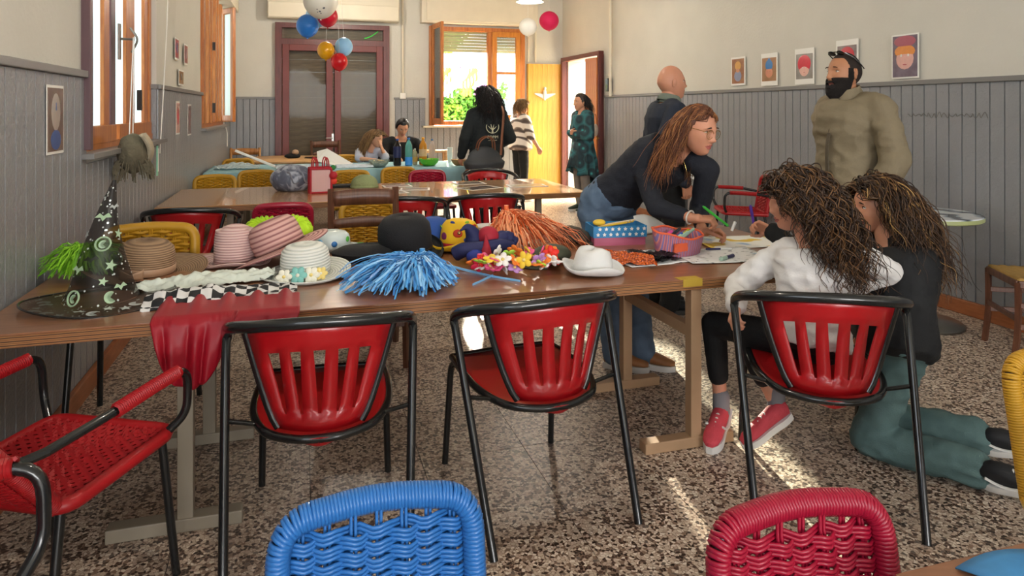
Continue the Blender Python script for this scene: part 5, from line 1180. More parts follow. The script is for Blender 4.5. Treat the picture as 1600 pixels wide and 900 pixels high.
# clear dotted cap
dc = hat('white plastic cap with coloured dots between the flowered hat and the bowler', (.15, 3.60, ZT+.005), (0, 0, 0), dome(.075, .075), None, mat('pale_plastic', 'cdd8d6', .25, var=.1), None)
MB().grid(lambda a, t: V((.078+.055*t)*cos(rad(-75+150*a)), (.078+.055*t)*sin(rad(-75+150*a))*.8, .008+.012*(1-t)), 16, 3).build('visor', MC['pale_plastic'], dc, solid=.003, smooth=60)
for a, z, m in ((-1.45, .032, mat('dot_blue', '2f6fb0', .4)), (-.6, .045, mat('dot_green', '58b040', .4)), (-2.2, .04, mat('dot_sky', '7fb4d8', .4))): MB().ell((.077*cos(a), .077*sin(a), z), (.012, .004, .012), Matrix.Rotation(a+pi/2, 3, 'Z'), 12, 6).build('dot', m, dc, smooth=180)
MB().ell((.118, -.01, .018), (.016, .010, .004), None, 12, 6).build('dot', MC['dot_green'], dc, smooth=180)
felt = mat('black_felt', '15161a', .85, var=.15, bump=.2, bs=200); satin = mat('black_satin', '0e0f12', .35)
hat('flat black felt cap half hidden behind the bowler', (.315, 3.33, ZT+.002), 0, [(.10, 0), (.125, .012), (.13, .03), (.10, .045), (.05, .052), (.001, .054)], None, felt, None, sx=1.1, sy=.8)
hat('black bowler hat with a curled brim behind the blue pompom', (.49, 3.36, ZT+.012), (rad(8), rad(-5), 0), [(.094, 0), (.098, .04), (.098, .08), (.094, .115), (.078, .138), (.045, .148), (.001, .15)], [(.094, .004), (.115, -.004), (.135, .002), (.142, .014), (.136, .02)], felt, felt, (.0965, .003, .100, .032), satin, wav=.012, wk=2, sx=1.05, sy=1.12)
hat('royal blue felt hat peeking out behind the bowler', (.66, 3.56, ZT+.004), 0, dome(.075, .115), [(.075, .0), (.10, .0), (.115, .01)], mat('blue_felt', '274c94', .8), MC['blue_felt'])
pk = hat('yellow clown hat with red and blue polka dots', (.765, 3.42, ZT+.006), (rad(-4), rad(4), 0), dome(.083, .13), [(.083, .0), (.105, -.002), (.125, .012), (.128, .024)], mat('yellow_felt', 'e8b81c', .7), MC['yellow_felt'], (.085, .002, .086, .026), mat('crimson_felt', 'a81c30', .7), wav=.012, wk=3)
dr = mat('dot_red', 'c23a22', .7); db = mat('dot_navy', '3a4a9c', .7); dg = mat('dot_lime', '8cc040', .7); dp = mat('dot_plum', '7c2858', .7)
for a, z, r, m in ((-1.9, .072, .021, dr), (-1.05, .10, .020, dr), (-2.75, .055, .02, dp), (-2.3, .115, .012, db), (-.4, .07, .018, dr), (-1.35, .12, .010, dg), (-1.45, .045, .012, db), (-.8, .04, .013, db), (-3.3, .09, .015, dg)):
    q = .083*(1.005 if z < .08 else (.97 if z < .105 else .82)); MB().ell((q*cos(a), q*sin(a), z), (r, .0035, r*.9), Matrix.Rotation(a+pi/2, 3, 'Z')@Matrix.Rotation(rad(0 if z < .09 else 35), 3, 'X'), 14, 6).build('dot', m, pk, smooth=180)
jn, jr = mat('jester_navy', '1f2450', .7), mat('jester_red', 'a01c30', .7)
jb = thing('jester_hat', 'navy and red jester hat with curled horns beside the yellow clown hat', 'hat', (.815, 3.17, ZT), 0, 'hats on the front table')
MB().tube(cr([(-.115, -.03, .035), (-.08, -.055, .055), (-.02, -.06, .055), (.05, -.05, .06), (.11, -.02, .05), (.13, .03, .035)], 6), .030, 10).build('roll', jn, jb, smooth=180)
MB().tube(cr([(-.02, .02, .04), (-.03, .015, .10), (-.06, .0, .135), (-.09, -.01, .125)], 6), [.045, .044, .043, .041, .039, .037, .034, .031, .028, .025, .022, .019, .016, .013, .010, .008, .006, .005, .004][:19], 10).build('horn', jn, jb, smooth=180)
MB().ell((.03, -.005, .095), (.045, .045, .042), None, 16, 10).build('horn', jr, jb, smooth=180)
MB().tube(cr([(.06, 0, .06), (.11, .02, .08), (.16, .02, .06)], 6), [.035]*6+[.03]*4+[.02]*3, 10).build('horn', jn, jb, smooth=180)
MB().tube(cr([(-.01, -.085, .0), (0, -.09, .05), (.005, -.06, .11)], 5), [.03, .032, .03, .027, .024, .021, .018, .014, .010, .007, .004], 8).build('point', jr, jb, smooth=180)
MB().ell((-.045, -.085, .03), (.038, .03, .03), None, 14, 8).build('horn', mat('jester_blue', '2c3a8c', .7), jb, smooth=180)
for q in ((-.095, -.012, .115), (-.03, -.12, .012)): MB().ell(q, (.008, .008, .008), None, 10, 6).build('bell', gold, jb, smooth=180)
for o in list(C.objects):
    if o.get('group') == 'hats on the front table':
        k = 1.22 if 'bowler' in o['label'] else (1.0 if 'brown straw' in o['label'] else 1.13); o.scale = (k, k, k)
# flower garland: every blossom its own part
lei = thing('flower_garland', 'garland of bright cloth blossoms lying before the jester hat', 'garland', (.90, 2.86, ZT)); rn = random.Random(9)
pc = [mat('lei_'+c, c, .6, var=.15) for c in ('d8281e', 'e85a8c', 'f0c63a', 'a8d84a', 'f2e8e4', 'b888c8', 'e87a2c', 'c81c40')]
for k in range(46):
    a = 2*pi*k/46; x, y = .165*cos(a)+rn.gauss(0, .012), .075*sin(a)+rn.gauss(0, .012); z = .026+.022*rn.random()+(.028 if k % 2 else 0)
    flower(lei, (x, y, z), .029+.008*rn.random(), rn.choice(pc), fy, 5, Euler((rn.uniform(-.2, 1.2), rn.uniform(-.8, .8), rn.uniform(0, 6))).to_matrix(), 'blossom')
cup = thing('paper_tub', 'white paper tub between the clown hat and the orange pompom', 'tub', (.955, 3.56, ZT)); MB().lathe([(0, .002), (.045, .002), (.065, .085), (.068, .088), (.066, .089), (.062, .085), (.043, .006), (0, .006)], 28).build('tub', white, cup, smooth=40); MB().lathe([(.066, .083), (.070, .086), (.069, .092), (.065, .090)], 28).build('rolled_rim', white, cup, smooth=60)
def cloth_cap(label, loc, rz, m, r=.10, h=.075, sx=1.15):
    b = thing('flat_cap', label, 'cap', loc, rz, 'cloth caps')
    MB().ell((0, 0, h*.45), (r*sx, r*.85, h*.62), None, 28, 16, fn=lambda q, d: (q.x+.004*nz(q, 22), q.y, max(-h*.44, q.z*(1.0 if d.z > 0 else .7)-.012*(d.x > 0)*d.x+.006*nz(q, 18)))).build('crown', m, b, smooth=180)
    MB().grid(lambda a, t: V((r*sx*.8+.05*t)*cos(rad(-60+120*a))+.01, (r*.72+.035*t)*sin(rad(-60+120*a)), .012-.008*t+.002), 14, 3).build('visor', m, b, solid=.006, smooth=60)
    return b
cloth_cap('dark brown cloth cap behind the olive cap', (1.375, 3.42, ZT), rad(-20), mat('brown_cloth', '3f382e', .8, var=.2, bump=.2), .09, .085)
cloth_cap('olive cloth cap between the garland and the white bucket hat', (1.085, 2.98, ZT), rad(200), mat('olive_cloth', '474b3c', .8, var=.15, bump=.2), .098, .082, 1.2)
hat('white cotton bucket hat near the front edge of the table', (1.205, 2.755, ZT+.006), (0, rad(4), 0), [(.088, 0), (.082, .04), (.074, .075), (.066, .092), (.04, .098), (.001, .096)], [(.088, .0), (.11, .004), (.128, .018), (.133, .032)], mat('white_cotton', 'dcdcda', .85, var=.05, bump=.25, bs=40), MC['white_cotton'], cmod=lambda q, i, a: V(q.x*(1+.03*sin(3*a)), q.y, q.z-(.008*sin(2*a+1) if i > 2 else 0)), wav=.012, wk=3)
seq = ramp_mat('orange_sequins', 'ShaderNodeTexVoronoi', [(0, 'f08a3a'), (.3, 'd8601c'), (.7, '8a3410')], .25, False, Scale=130, bump=.6)
sq = thing('sequin_pouch', 'crumpled orange sequin cloth beside the white bucket hat', 'cloth', (1.41, 2.92, ZT))
MB().grid(lambda a, t: V(lerp(-.13, .10, a), lerp(.10, -.13, a)+(t-.5)*.13*(1+.3*sin(5*a)), .035*sin(pi*t)+.022*nz((a*3, t*3, 1), 2)+.012), 36, 18).build('sequin_fabric', seq, sq, solid=.004, smooth=60)
tlb = MB(); rn = random.Random(2)
for k in range(60):
    a = rn.uniform(0, 6.28); r = rn.uniform(.02, .10); p = V(.15+r*cos(a)*1.2, -.02+r*sin(a)*.7, .008+.035*rn.random()); tlb.grid(lambda u, t: p+V((u-.5)*.06, (t-.5)*.05, .018*nz((u*2+k, t*2, 0), 2)), 3, 3)
o = tlb.build('black_tulle', tulle('black_net', '0c0c0e', .7), sq, smooth=180); o['kind'] = 'stuff'
# star box with pencils
bx = thing('gift_box', 'blue box with white stars on a pink lower half, holding pencils', 'box', (1.60, 3.36, ZT), rad(-8))
bl = mat('box_blue', '2f82b8', .5); pi_ = mat('box_pink', 'b8607c', .5)
for mm, z0, z1, g, nm in ((pi_, 0, .042, .0, 'lower_half'), (bl, .042, .10, .006, 'upper_half')):
    q = MB(); w, d = .135+g, .075+g
    for x in (-w, w): q.box((x, 0, (z0+z1)/2), (.006, 2*d, z1-z0))
    for y in (-d, d): q.box((0, y, (z0+z1)/2), (2*w, .006, z1-z0))
    if z0 == 0: q.box((0, 0, .003), (2*w, 2*d, .006))
    q.build(nm, mm, bx, smooth=0)
for r in range(2):
    for k in range(8): MB().add([(0, 0, 0)]+[((.011 if j % 2 == 0 else .006)*cos(j*pi/5+pi/2), 0, (.011 if j % 2 == 0 else .006)*sin(j*pi/5+pi/2)) for j in range(10)], [(0, j+1, (j+1) % 10+1) for j in range(10)]).build('star', white, bx, smooth=0, solid=.001, loc=(-.12+.034*k+.01*r, -.0855, .058+.028*r))
for k in range(9): MB().tube([(-.11+.01*k, -.05+.011*k, .092), (.06+.008*k, .0+.006*k, .104+.003*(k % 3))], .005, 6).build('pencil', [mat('pencil_yellow', 'e0b838', .5), mat('pencil_wood', 'c09a68', .6), mat('pencil_cream', 'd8ccb0', .6)][k % 3], bx)
MB().ell((-.09, .0, .108), (.035, .018, .018), None, 14, 8).build('sponge', mat('pencil_yellow', 'e0b838', .5), bx, smooth=180)
# striped pencil case
pcm = ramp_mat('striped_canvas', 'ShaderNodeTexWave', [(0, '8f5a78'), (.35, 'c46a6e'), (.6, 'd88a6a'), (.85, '7c6a9c')], .75, False, (1, .3, 1), Scale=17, Distortion=.8, bands_direction='X')
pcs = thing('pencil_case', 'open striped pencil case full of markers on the drawing paper', 'pencil case', (1.75, 2.98, ZT), rad(18))
def pcase(a, t):
    q = 2*pi*a; open_ = 1+.22*t; z = .004+.105*t*(1+.28*max(0, cos(q-2.6))-.22*max(0, cos(q+.9))) ; return V(.135*open_*cos(q)*(1-.10*t*abs(sin(q))), .066*open_*sin(q), z+.004*sin(5*q)*t)
MB().grid(pcase, 48, 10, cu=True).add([pcase(k/48, 0) for k in range(48)], [tuple(range(48))]).build('pouch', pcm, pcs, solid=.004, smooth=60)
MB().tube([pcase(k/48, 1.01) for k in range(48)], .0055, 6, closed=True).build('zip_edge', mat('coral_zip', 'e0603c', .5), pcs)
MB().box((-.06, -.072, .055), (.09, .008, .04), Euler((rad(8), 0, 0)).to_matrix()).build('tab', MC['coral_zip'], pcs, smooth=0)
for k, (x, y, m) in enumerate(((-.04, -.02, 'b8d8c0'), (-.01, .0, '3a5ab0'), (.02, -.01, 'a8d0b8'), (.05, .01, 'c8b838'), (-.06, .02, 'd04a8c'), (.01, .03, '2a2a30'), (.04, -.03, '8fb0a0'))):
    MB().tube([(x-.06, y, .06+.004*k), (x+.055, y+.015, .095+.004*k)], .0075, 8).build('marker', mat('pen_'+m, m, .4), pcs)
# drawings
draw = ramp_mat('doodled_paper', 'ShaderNodeTexNoise', [(0, '33343c'), (.335, '5a5c66'), (.36, 'e6e6e4'), (1, 'f0f0ee')], .7, False, (1, 1.6, 1), Scale=26, Detail=1.5)
col_ = ramp_mat('coloured_paper', 'ShaderNodeTexNoise', [(0, 'd8a024'), (.42, 'e6c24a'), (.46, 'f0eee6'), (.62, 'f0eee6'), (.70, 'a8c4e0')], .7, False, Scale=7, Detail=1)
def paper(label, u, v, rz, w, d, m, z=ZT+.001, curl=.004, grp='drawing papers on the front table', nm='drawing_paper'):
    return tag(MB().grid(lambda a, b: ((a-.5)*w, (b-.5)*d, .0004+curl*(2*abs(a-.5))**3+curl*.6*(2*abs(b-.5))**3*(a > .5)), 12, 10).build(nm, m, solid=.0008, smooth=180, loc=(u, v, z), rot=(0, 0, rz)), label, 'paper', grp)
paper('doodled white sheet under the striped pencil case', 1.60, 2.96, rad(6), .42, .30, draw, ZT+.001)
paper('large doodled white sheet beside the dark blue marker', 1.93, 2.90, rad(-8), .42, .32, draw, ZT+.0035)
paper('sunlit white drawing with yellow edges under the green marker', 2.22, 3.18, rad(-10), .42, .32, col_, ZT+.001)
paper('coloured drawing sheet at the right end of the front table', 2.25, 2.80, rad(12), .30, .22, col_, ZT+.007)
tag(MB().grid(lambda a, b: (1.80+.22*a, 3.50+.03*sin(3*a)+.05*b, ZT+.004+.10*b*(1-.7*a)+.03*sin(pi*a)*b), 14, 8).build('curled_paper', white, solid=.001, smooth=180), 'curled blank white sheet standing up behind the pencil case', 'paper')
marker('dark blue marker with pale cap lying on the large white sheet', (1.965, 2.845, ZT+.012), (1.855, 2.785, ZT+.012), mnv, mat('marker_mint', 'b4d0c0', .4), .009)
marker('thin black and white pen lying on the white sheet', (1.93, 3.02, ZT+.011), (2.06, 2.99, ZT+.011), mnv, mw, .005)
marker('white marker cap held over the sunlit drawing', (2.075, 3.015, .815), (2.092, 3.01, .862), mw, mw, .007)
# cloths at the left
tag(MB().grid(lambda a, b: (-.60+.50*a, 2.98+.10*a+(b-.5)*.15*(.7+.5*sin(pi*a)), ZT+.010+.030*sin(pi*b)*(.5+.5*sin(pi*a))+.022*max(-.3, nz((a*9, b*4, 0), 1.3))+.012*abs(nz((a*22, b*9, 3), 1.2))), 90, 30).build('white_cloth', mat('pale_mint_cloth', 'd3dacf', .8, var=.06), solid=.002, smooth=180), 'ruffled pale white cloth lying beside the witch hat', 'cloth')
chk = ramp_mat('checker_cloth', 'ShaderNodeTexChecker', [(0, '14151a'), (.5, 'd8d6d4')], .7, True, Scale=26)
tag(MB().grid(lambda a, b: (-.53+.52*a, 2.76+.10*a+(b-.5)*.17, ZT+.006+.040*sin(pi*b)*(.6+.4*sin(5*a))+.016*nz((a*8, b*3, 4), 1.7)), 70, 20).build('checkered_cloth', chk, solid=.002, smooth=180), 'black and white checkered cloth gathered above the red skirt', 'cloth')
redc = mat('red_satin', '94081e', .5, var=.12, vs=9)
def skirtf(a, b):
    u = lerp(-.47, .00, a); hang = .03+.19*max(0, 1-((a-.26)/.30)**2)**.5; L0 = .20; s = b*(L0+hang); fo = .022*sin(a*22+2*b)+.006*sin(a*47)
    if s < L0: return (u, 2.745-s+.0, ZT+.010+.020*max(0, sin(a*30))*(1-s/L0)+.003)
    q = s-L0; k = q/max(.05, hang); ctr = -.33
    return (lerp(u, ctr, .25*k*(1 if a < .7 else .2)), 2.527-.010-abs(fo)*min(1, q*14)-.012*min(1, q*10), ZT+.004-q)
tag(MB().grid(skirtf, 90, 40).build('red_skirt', redc, solid=.002, smooth=180), 'red satin skirt hanging over the front edge of the table', 'skirt')
# ------------------------------------------------------------ middle table
def photo(label, u, v, rz, w, d, c1, c2, z=ZT+.001):
    b = thing('photo_sheet', label, 'photo', (u, v, z), rz, 'photo sheets on the middle table')
    MB().box((0, 0, .0006), (w, d, .0012)).build('sheet', white, b, smooth=0)
    MB().box((0, 0, .0015), (w*.86, d*.82, .0008)).build('print', ramp_mat('photo_'+c1+c2, 'ShaderNodeTexNoise', [(0, c1), (.5, c2), (.75, 'c8b8a0')], .2, False, Scale=9), b, smooth=0)
photo('glossy photo sheet with dark figures beside the green knitted hat', .70, 5.98, rad(12), .34, .24, '3a3434', '8a8078')
photo('glossy photo sheet next to the dark one near the crimson chair', .98, 6.16, rad(-10), .26, .2, '7a5a5c', 'b0a098')
photo('dark photo sheet at the far edge of the middle table', 1.55, 6.50, rad(4), .30, .21, '2c2628', '5c5250')
photo('black photo sheet in the centre of the bright part of the middle table', 1.55, 6.08, rad(24), .36, .25, '1c1a1c', '4a403e')
photo('photo sheet with orange drawing at the right end of the middle table', 2.02, 6.14, rad(-6), .36, .24, 'c07a2c', 'd8c8a0')
photo('pale red photo sheet behind the left red armchair pair', .86, 6.46, rad(3), .26, .18, '9a4a4c', 'c0a8a4')
gb = thing('carrier_bag', 'grey marbled crumpled cloth bag on the middle table', 'bag', (-.06, 6.36, ZT))
mrb = ramp_mat('grey_marbled', 'ShaderNodeTexNoise', [(0, '2c2e38'), (.45, '5c6070'), (.6, 'a8acb8')], .6, False, Scale=9, Distortion=1.5)
MB().ell((0, 0, .10), (.19, .13, .125), None, 32, 20, fn=lambda q, d: (q.x+.012*nz(q, 11), q.y+.012*nz(q, 11, 2), max(-.098, q.z+.018*nz(q, 9, 5)))).build('bag_body', mrb, gb, smooth=180)
for x in (-.02, .08): MB().tube(cr([(x-.03, -.09, .17), (x, -.15, .16), (x+.03, -.155, .08), (x+.07, -.13, .10), (x+.05, -.06, .20)], 6), .010, 6, ry=.004).build('handle', mat('grey_strap', '8c909c', .6), gb)
gg = ramp_mat('gingham', 'ShaderNodeTexChecker', [(0, 'b83a44'), (.5, 'e8e2de')], .7, True, Scale=120)
rt_ = mat('red_trim', 'a81424', .6); gh = thing('gingham_bag', 'small red and white gingham shopping bag with red trim and handles', 'bag', (.165, 6.12, ZT), rad(6))
MB().box((0, 0, .105), (.17, .11, .205)).build('bag_body', gg, gh, smooth=0)
e_ = MB()
for x in (-.086, .086):
    for y in (-.056, .056): e_.tube([(x, y, 0), (x, y, .21)], .010, 6)
for y in (-.056, .056): e_.tube([(-.086, y, .21), (.086, y, .21)], .011, 6).tube([(-.086, y, .008), (.086, y, .008)], .008, 6)
for x in (-.086, .086): e_.tube([(x, -.056, .21), (x, .056, .21)], .011, 6)
e_.build('trim', rt_, gh)
for y in (-.055, .055):
    for x in (-.045, .045): MB().tube(cr([(x-.02, y, .20), (x-.016, y, .27), (x, y, .30), (x+.016, y, .27), (x+.02, y, .20)], 6), .0055, 6).build('handle', rt_, gh)
for q, r, m in (((.10, -.05, .215), .022, mat('green_bobble', '2f7a3c', .8)), ((.10, -.06, .15), .035, rt_), ((.105, -.055, .10), .028, mat('orange_red_bobble', 'd8402c', .7))): MB().ell(q, (r, r*.7, r), None, 14, 10).build('bobble', m, gh, smooth=180)
sh_ = thing('knitted_hat', 'sage green knitted hat on the middle table', 'hat', (.56, 6.42, ZT))
MB().ell((0, 0, .035), (.12, .10, .085), None, 40, 16, fn=lambda q, d: (q.x*(1+.03*sin(18*math.atan2(d.y, d.x))), q.y*(1+.03*sin(18*math.atan2(d.y, d.x))), max(-.033, q.z))).build('knit_dome', mat('sage_knit', '8a9468', .9, var=.2, bump=.6, bs=60), sh_, smooth=180)
MB().tube([(.115*cos(a), .095*sin(a), .012) for a in [2*pi*k/30 for k in range(30)]], .013, 8, closed=True).build('cuff', MC['sage_knit'], sh_)
tag(MB().box((.345, 6.52, ZT+.012), (.26, .16, .022), Matrix.Rotation(rad(4), 3, 'Z')).build('folder', blackf, bevel=.004, smooth=0), 'flat black folder between gingham bag and green hat', 'folder')
# ------------------------------------------------------------ buffet
ZB = .748
flm = mat('clear_film', 'cfdfe2', .15, var=.1, alpha=.55)
tag(MB().grid(lambda a, b: (-.93+.48*a, 8.42+.4*b, ZB+.01+.05*sin(pi*a)*sin(pi*b)+.03*abs(nz((a*5, b*5, 0), 1.5))), 30, 26).build('plastic_film', flm, solid=.001, smooth=0), 'crumpled clear plastic film at the left end of the blue cloth', 'film')
cb = thing('cardboard_lid', 'long white cardboard strip propped up slanting on the blue cloth', 'cardboard', (-.30, 8.55, ZB))
MB().bar((-.40, .0, .205), (.03, 0, .012), .022, .05, up=(0, 1, 0)).build('strip', white, cb, smooth=0, bevel=.003); MB().bar((-.41, -.012, .213), (.02, -.012, .022), .006, .028, up=(0, 0, 1)).build('fold', white, cb, smooth=0)
def tray(label, u, v, rz, w, d):
    b = thing('foil_tray', label, 'tray', (u, v, ZB), rz, 'foil trays on the buffet'); m = mat('foil', 'b8bcbc', .35, .6, var=.2, vs=30, bump=.4)
    MB().box((0, 0, .004), (w, d, .006)).build('tray_base', m, b, smooth=0); q = MB()
    for x in (-w/2, w/2): q.box((x, 0, .016), (.012, d, .03))
    for y in (-d/2, d/2): q.box((0, y, .016), (w, .012, .03))
    q.build('tray_rim', m, b, smooth=0, bevel=.003)
tray('long foil tray beside the slanted cardboard', -.06, 8.52, 0, .40, .24); tray('long foil tray in front of the big white board', .62, 8.42, 0, .42, .22)
tag(MB().add([(.20, 8.86, ZB+.165), (.32, 8.80, ZB+.20), (.62, 8.66, ZB+.02), (.42, 8.60, ZB+.004), (.20, 8.66, ZB+.06)], [(0, 1, 2, 3, 4)]).build('white_board', white, solid=.012, smooth=0), 'big white cardboard sheet leaning over the foil tray', 'cardboard')
def bottle(label, u, v, h, r, col, capc, lab=None, labc=None, trans=.5, neck=.30, z=ZB, shp=1):
    b = thing('bottle', label, 'bottle', (u, v, z), 0, 'bottles on the buffet')
    P = [(0, .002), (r*.9, .002), (r, h*.04), (r, h*(.70-neck*.3)), (r*.92, h*.74), (r*.5, h*.86), (r*.33, h*.90), (r*.30, h*.96)]
    MB().lathe(P, 20).build('bottle_body', mat('bottle_'+col, col, .12, var=.05, trans=trans), b, smooth=50)
    MB().lathe([(r*.36, h*.94), (r*.38, h*.945), (r*.38, h*.995), (r*.34, h), (0, h)], 14).build('cap', mat('cap_'+capc, capc, .4), b, smooth=40)
    if lab: MB().lathe([(r*1.015, h*lab[0]), (r*1.015, h*lab[1])], 20).build('label', mat('label_'+labc, labc, .5, var=.15, vs=25), b, smooth=50)
bottle('cola bottle with dark blue label left of the water bottle', 1.135, 8.50, .325, .048, '241a18', '2a4a9c', (.30, .72), '1c2450', .1)
bottle('light blue water bottle with sky blue label', 1.265, 8.44, .34, .045, '6fc0b8', '3a7ac8', (.02, .32), '3a8ad8', .55)
bottle('orange soda bottle with orange cap', 1.45, 8.50, .34, .048, 'd8932c', 'e8a020', (.32, .58), 'c8a880', .3)
bottle('small clear sauce bottle between water and orange soda', 1.36, 8.56, .20, .032, 'c0b894', 'd8d4c8', (.2, .5), 'b89040', .4)
bottle('slim rosé wine bottle with blue neck foil behind the green bowl', 1.60, 8.70, .31, .040, 'd8c4b8', '3a6a9c', (.10, .24), 'b86a50', .5, .5)
def bowl(label, u, v, r, h, m, fill, nm='bowl'):
    b = thing(nm, label, 'bowl', (u, v, ZB), 0, 'bowls on the buffet')
    MB().lathe([(0, .004), (r*.55, .004), (r*.85, h*.5), (r, h), (r*.97, h), (r*.82, h*.52), (r*.5, .012), (0, .012)], 32).build('bowl_body', m, b, smooth=50)
    if fill:
        rn = random.Random(int(u*100)); f = MB()
        for k in range(40): a = rn.uniform(0, 6.28); q = r*.75*sqrt(rn.random()); f.ell((q*cos(a), q*sin(a), h*.55+.5*h*(1-q/r)*rn.random()), (.022, .016, .006), Euler((rn.uniform(-.8, .8), rn.uniform(-.8, .8), rn.uniform(0, 3))).to_matrix(), 8, 4)
        o = f.build('contents', fill, b, smooth=180); o['kind'] = 'stuff'
    return b
chips = mat('chips', 'd8c088', .6, var=.15)
bowl('clear bowl of crisps beside the foil tray', .90, 8.35, .125, .085, mat('clear_plastic', 'c8d4cc', .15, trans=.7, var=.0), chips)
bowl('bright green bowl in front of the wine bottle', 1.50, 8.36, .125, .085, mat('green_plastic', '5cb82c', .35, var=.05), chips)
bowl('tan basket bowl at the right end of the buffet', 1.86, 8.30, .10, .075, mat('basket', 'b08658', .7, var=.2, bump=.5), chips)
for i, (u, v, n) in enumerate(((1.86, 8.85, 6), (1.98, 8.78, 3))):
    for k in range(n): tag(MB().lathe([(0, .002), (.026, .002), (.036, .10), (.038, .102), (.036, .103), (.034, .098), (.024, .006), (0, .006)], 20).build('plastic_cup', mat('cup_plastic', 'e6e6e0', .35, var=.02), smooth=40, loc=(u, v, ZB+k*.018)), ('white plastic cup in the taller stack on the buffet', 'white plastic cup in the shorter stack on the buffet')[i], 'cup', ('taller', 'shorter')[i]+' cup stack')
# things on the round table
tag(MB().ell((-.10, 10.28, .775), (.11, .07, .035), None, 20, 10, fn=lambda q, d: (q.x, q.y, max(-.028, q.z+.012*nz(q, 20)))).build('dark_cloth', blackf, smooth=180), 'small dark heap of cloth on the round table', 'cloth')
tag(MB().tube(cr([(.06, 10.2, .751), (.2, 10.12, .751), (.3, 10.25, .751), (.18, 10.3, .752), (.08, 10.35, .751), (.3, 10.42, .751)], 8), .006, 6).build('cable', blackm), 'black cable coiled on the round table', 'cable')
tag(MB().ell((-.06, 10.25, .835), (.05, .04, .035), None, 14, 10, fn=lambda q, d: (q.x+.008*nz(q, 30), q.y, q.z+.008*nz(q, 30, 2))).build('paper_ball', mat('kraft_paper', 'a88a70', .8), smooth=60), 'crumpled brown paper ball on the dark cloth heap', 'paper')
# ------------------------------------------------------------ hanging things
def balloon(label, c, r, col, sc=(1, 1, 1.08), grp='balloons hung from the ceiling', shine=.3, string=None):
    b = thing('balloon', label, 'balloon', c, 0, grp)
    MB().ell((0, 0, 0), (r*sc[0], r*sc[1], r*sc[2]), None, 28, 20, fn=lambda q, d: (q.x*(1 if d.z > 0 else 1-.12*d.z*d.z), q.y*(1 if d.z > 0 else 1-.12*d.z*d.z), q.z)).build('balloon_skin', mat('balloon_'+col, col, shine, var=.03), b, smooth=180)
    MB().tube([(0, 0, -r*sc[2]+.002), (0, 0, -r*sc[2]-.012)], [.004, .010], 8).build('knot', MC['balloon_'+col], b)
    if string: MB().tube([(0, 0, r*sc[2]*.9), string], .002, 5).build('string', white, b)
    return b
balloon('dark sky blue balloon, lowest of the upper cluster', (.085, 8.5, 2.41), .128, '2f7fe0', string=(.07, 0, 1.49))
balloon('pale blue balloon behind the upper red one', (.185, 8.76, 2.55), .125, '8cc4f0', string=(.0, 0, 1.37))
balloon('red balloon in the upper cluster', (.31, 8.42, 2.52), .118, 'c81030', string=(-.05, 0, 1.38))
balloon('orange yellow balloon in the lower cluster', (.31, 8.95, 2.165), .105, 'e0a010', string=(.08, 0, 1.73))
balloon('pale blue balloon in the lower cluster', (.53, 9.0, 2.22), .112, '90c4ec', string=(-.10, 0, 1.68))
balloon('red balloon at the bottom of the lower cluster', (.465, 8.86, 2.02), .105, 'c8101c', string=(-.04, 0, 1.87))
wb_ = balloon('big white balloon printed with small dark marks', (.193, 7.0, 2.485), .165, 'dcd8cc', string=(.1, 0, 1.41))
for x, z, r in ((-.035, -.10, .007), (.025, -.085, .013), (-.01, -.115, .012), (-.03, -.122, .008), (.0, -.13, .009)): MB().ell((x, -sqrt(max(0, .165**2-x*x-z*z))*.985, z), (r, .004, r), None, 10, 6).build('printed_mark', mat('grey_mark', '5a5c64', .6), wb_, smooth=180)
lw_ = balloon('white paper lantern hanging before the back window', (3.142, 9.5, 2.62), .13, 'e8e6de', (1, 1, 1), 'paper lanterns', .7, (0, 0, 1.28)); lw_['category'] = 'lantern'
lr_ = balloon('crimson paper lantern hanging at the back right corner', (3.465, 9.5, 2.72), .142, 'c4104c', (1, 1, 1), 'paper lanterns', .7, (0, 0, 1.18)); lr_['category'] = 'lantern'
pl = thing('pendant_lamp', 'white enamel pendant lamp at the top edge of the picture', 'lamp', (2.67, 8.0, 2.735))
MB().lathe([(.165, 0), (.16, .02), (.12, .075), (.05, .12), (.03, .16), (.0, .165)], 36).build('shade', mat('enamel', 'b8b4aa', .35), pl, solid=.004, smooth=50)
MB().ell((0, 0, .05), (.035, .035, .045), None, 14, 10).build('bulb', white, pl, smooth=180); MB().tube([(0, 0, .16), (0, 0, 1.165)], .005, 6).build('cable', white, pl)
def bulb_light(p, e=45):
    d = bpy.data.lights.new('lamp_light', 'POINT'); d.energy = e; d.shadow_soft_size = .05; d.color = (1, .90, .76); o = bpy.data.objects.new('lamp_light', d); C.objects.link(o); o.location = p; return o
bulb_light((2.67, 8.0, 2.70))
for lb, u, v in (('left of a pair at the back', .6, 9.9), ('over the middle table', 1.6, 5.2), ('over the front table', .6, 2.4)):  # three more lamps added out of view to brighten the room
    q = thing('pendant_lamp', 'added white enamel pendant lamp '+lb+', unseen above the picture to brighten the room', 'lamp', (u, v, 3.1))
    for ch in list(pl.children):
        c = ch.copy(); C.objects.link(c); c.parent = q
        if c.name.startswith('cable'): c.scale = (1, 1, .68)
    bulb_light((u, v, 3.06))
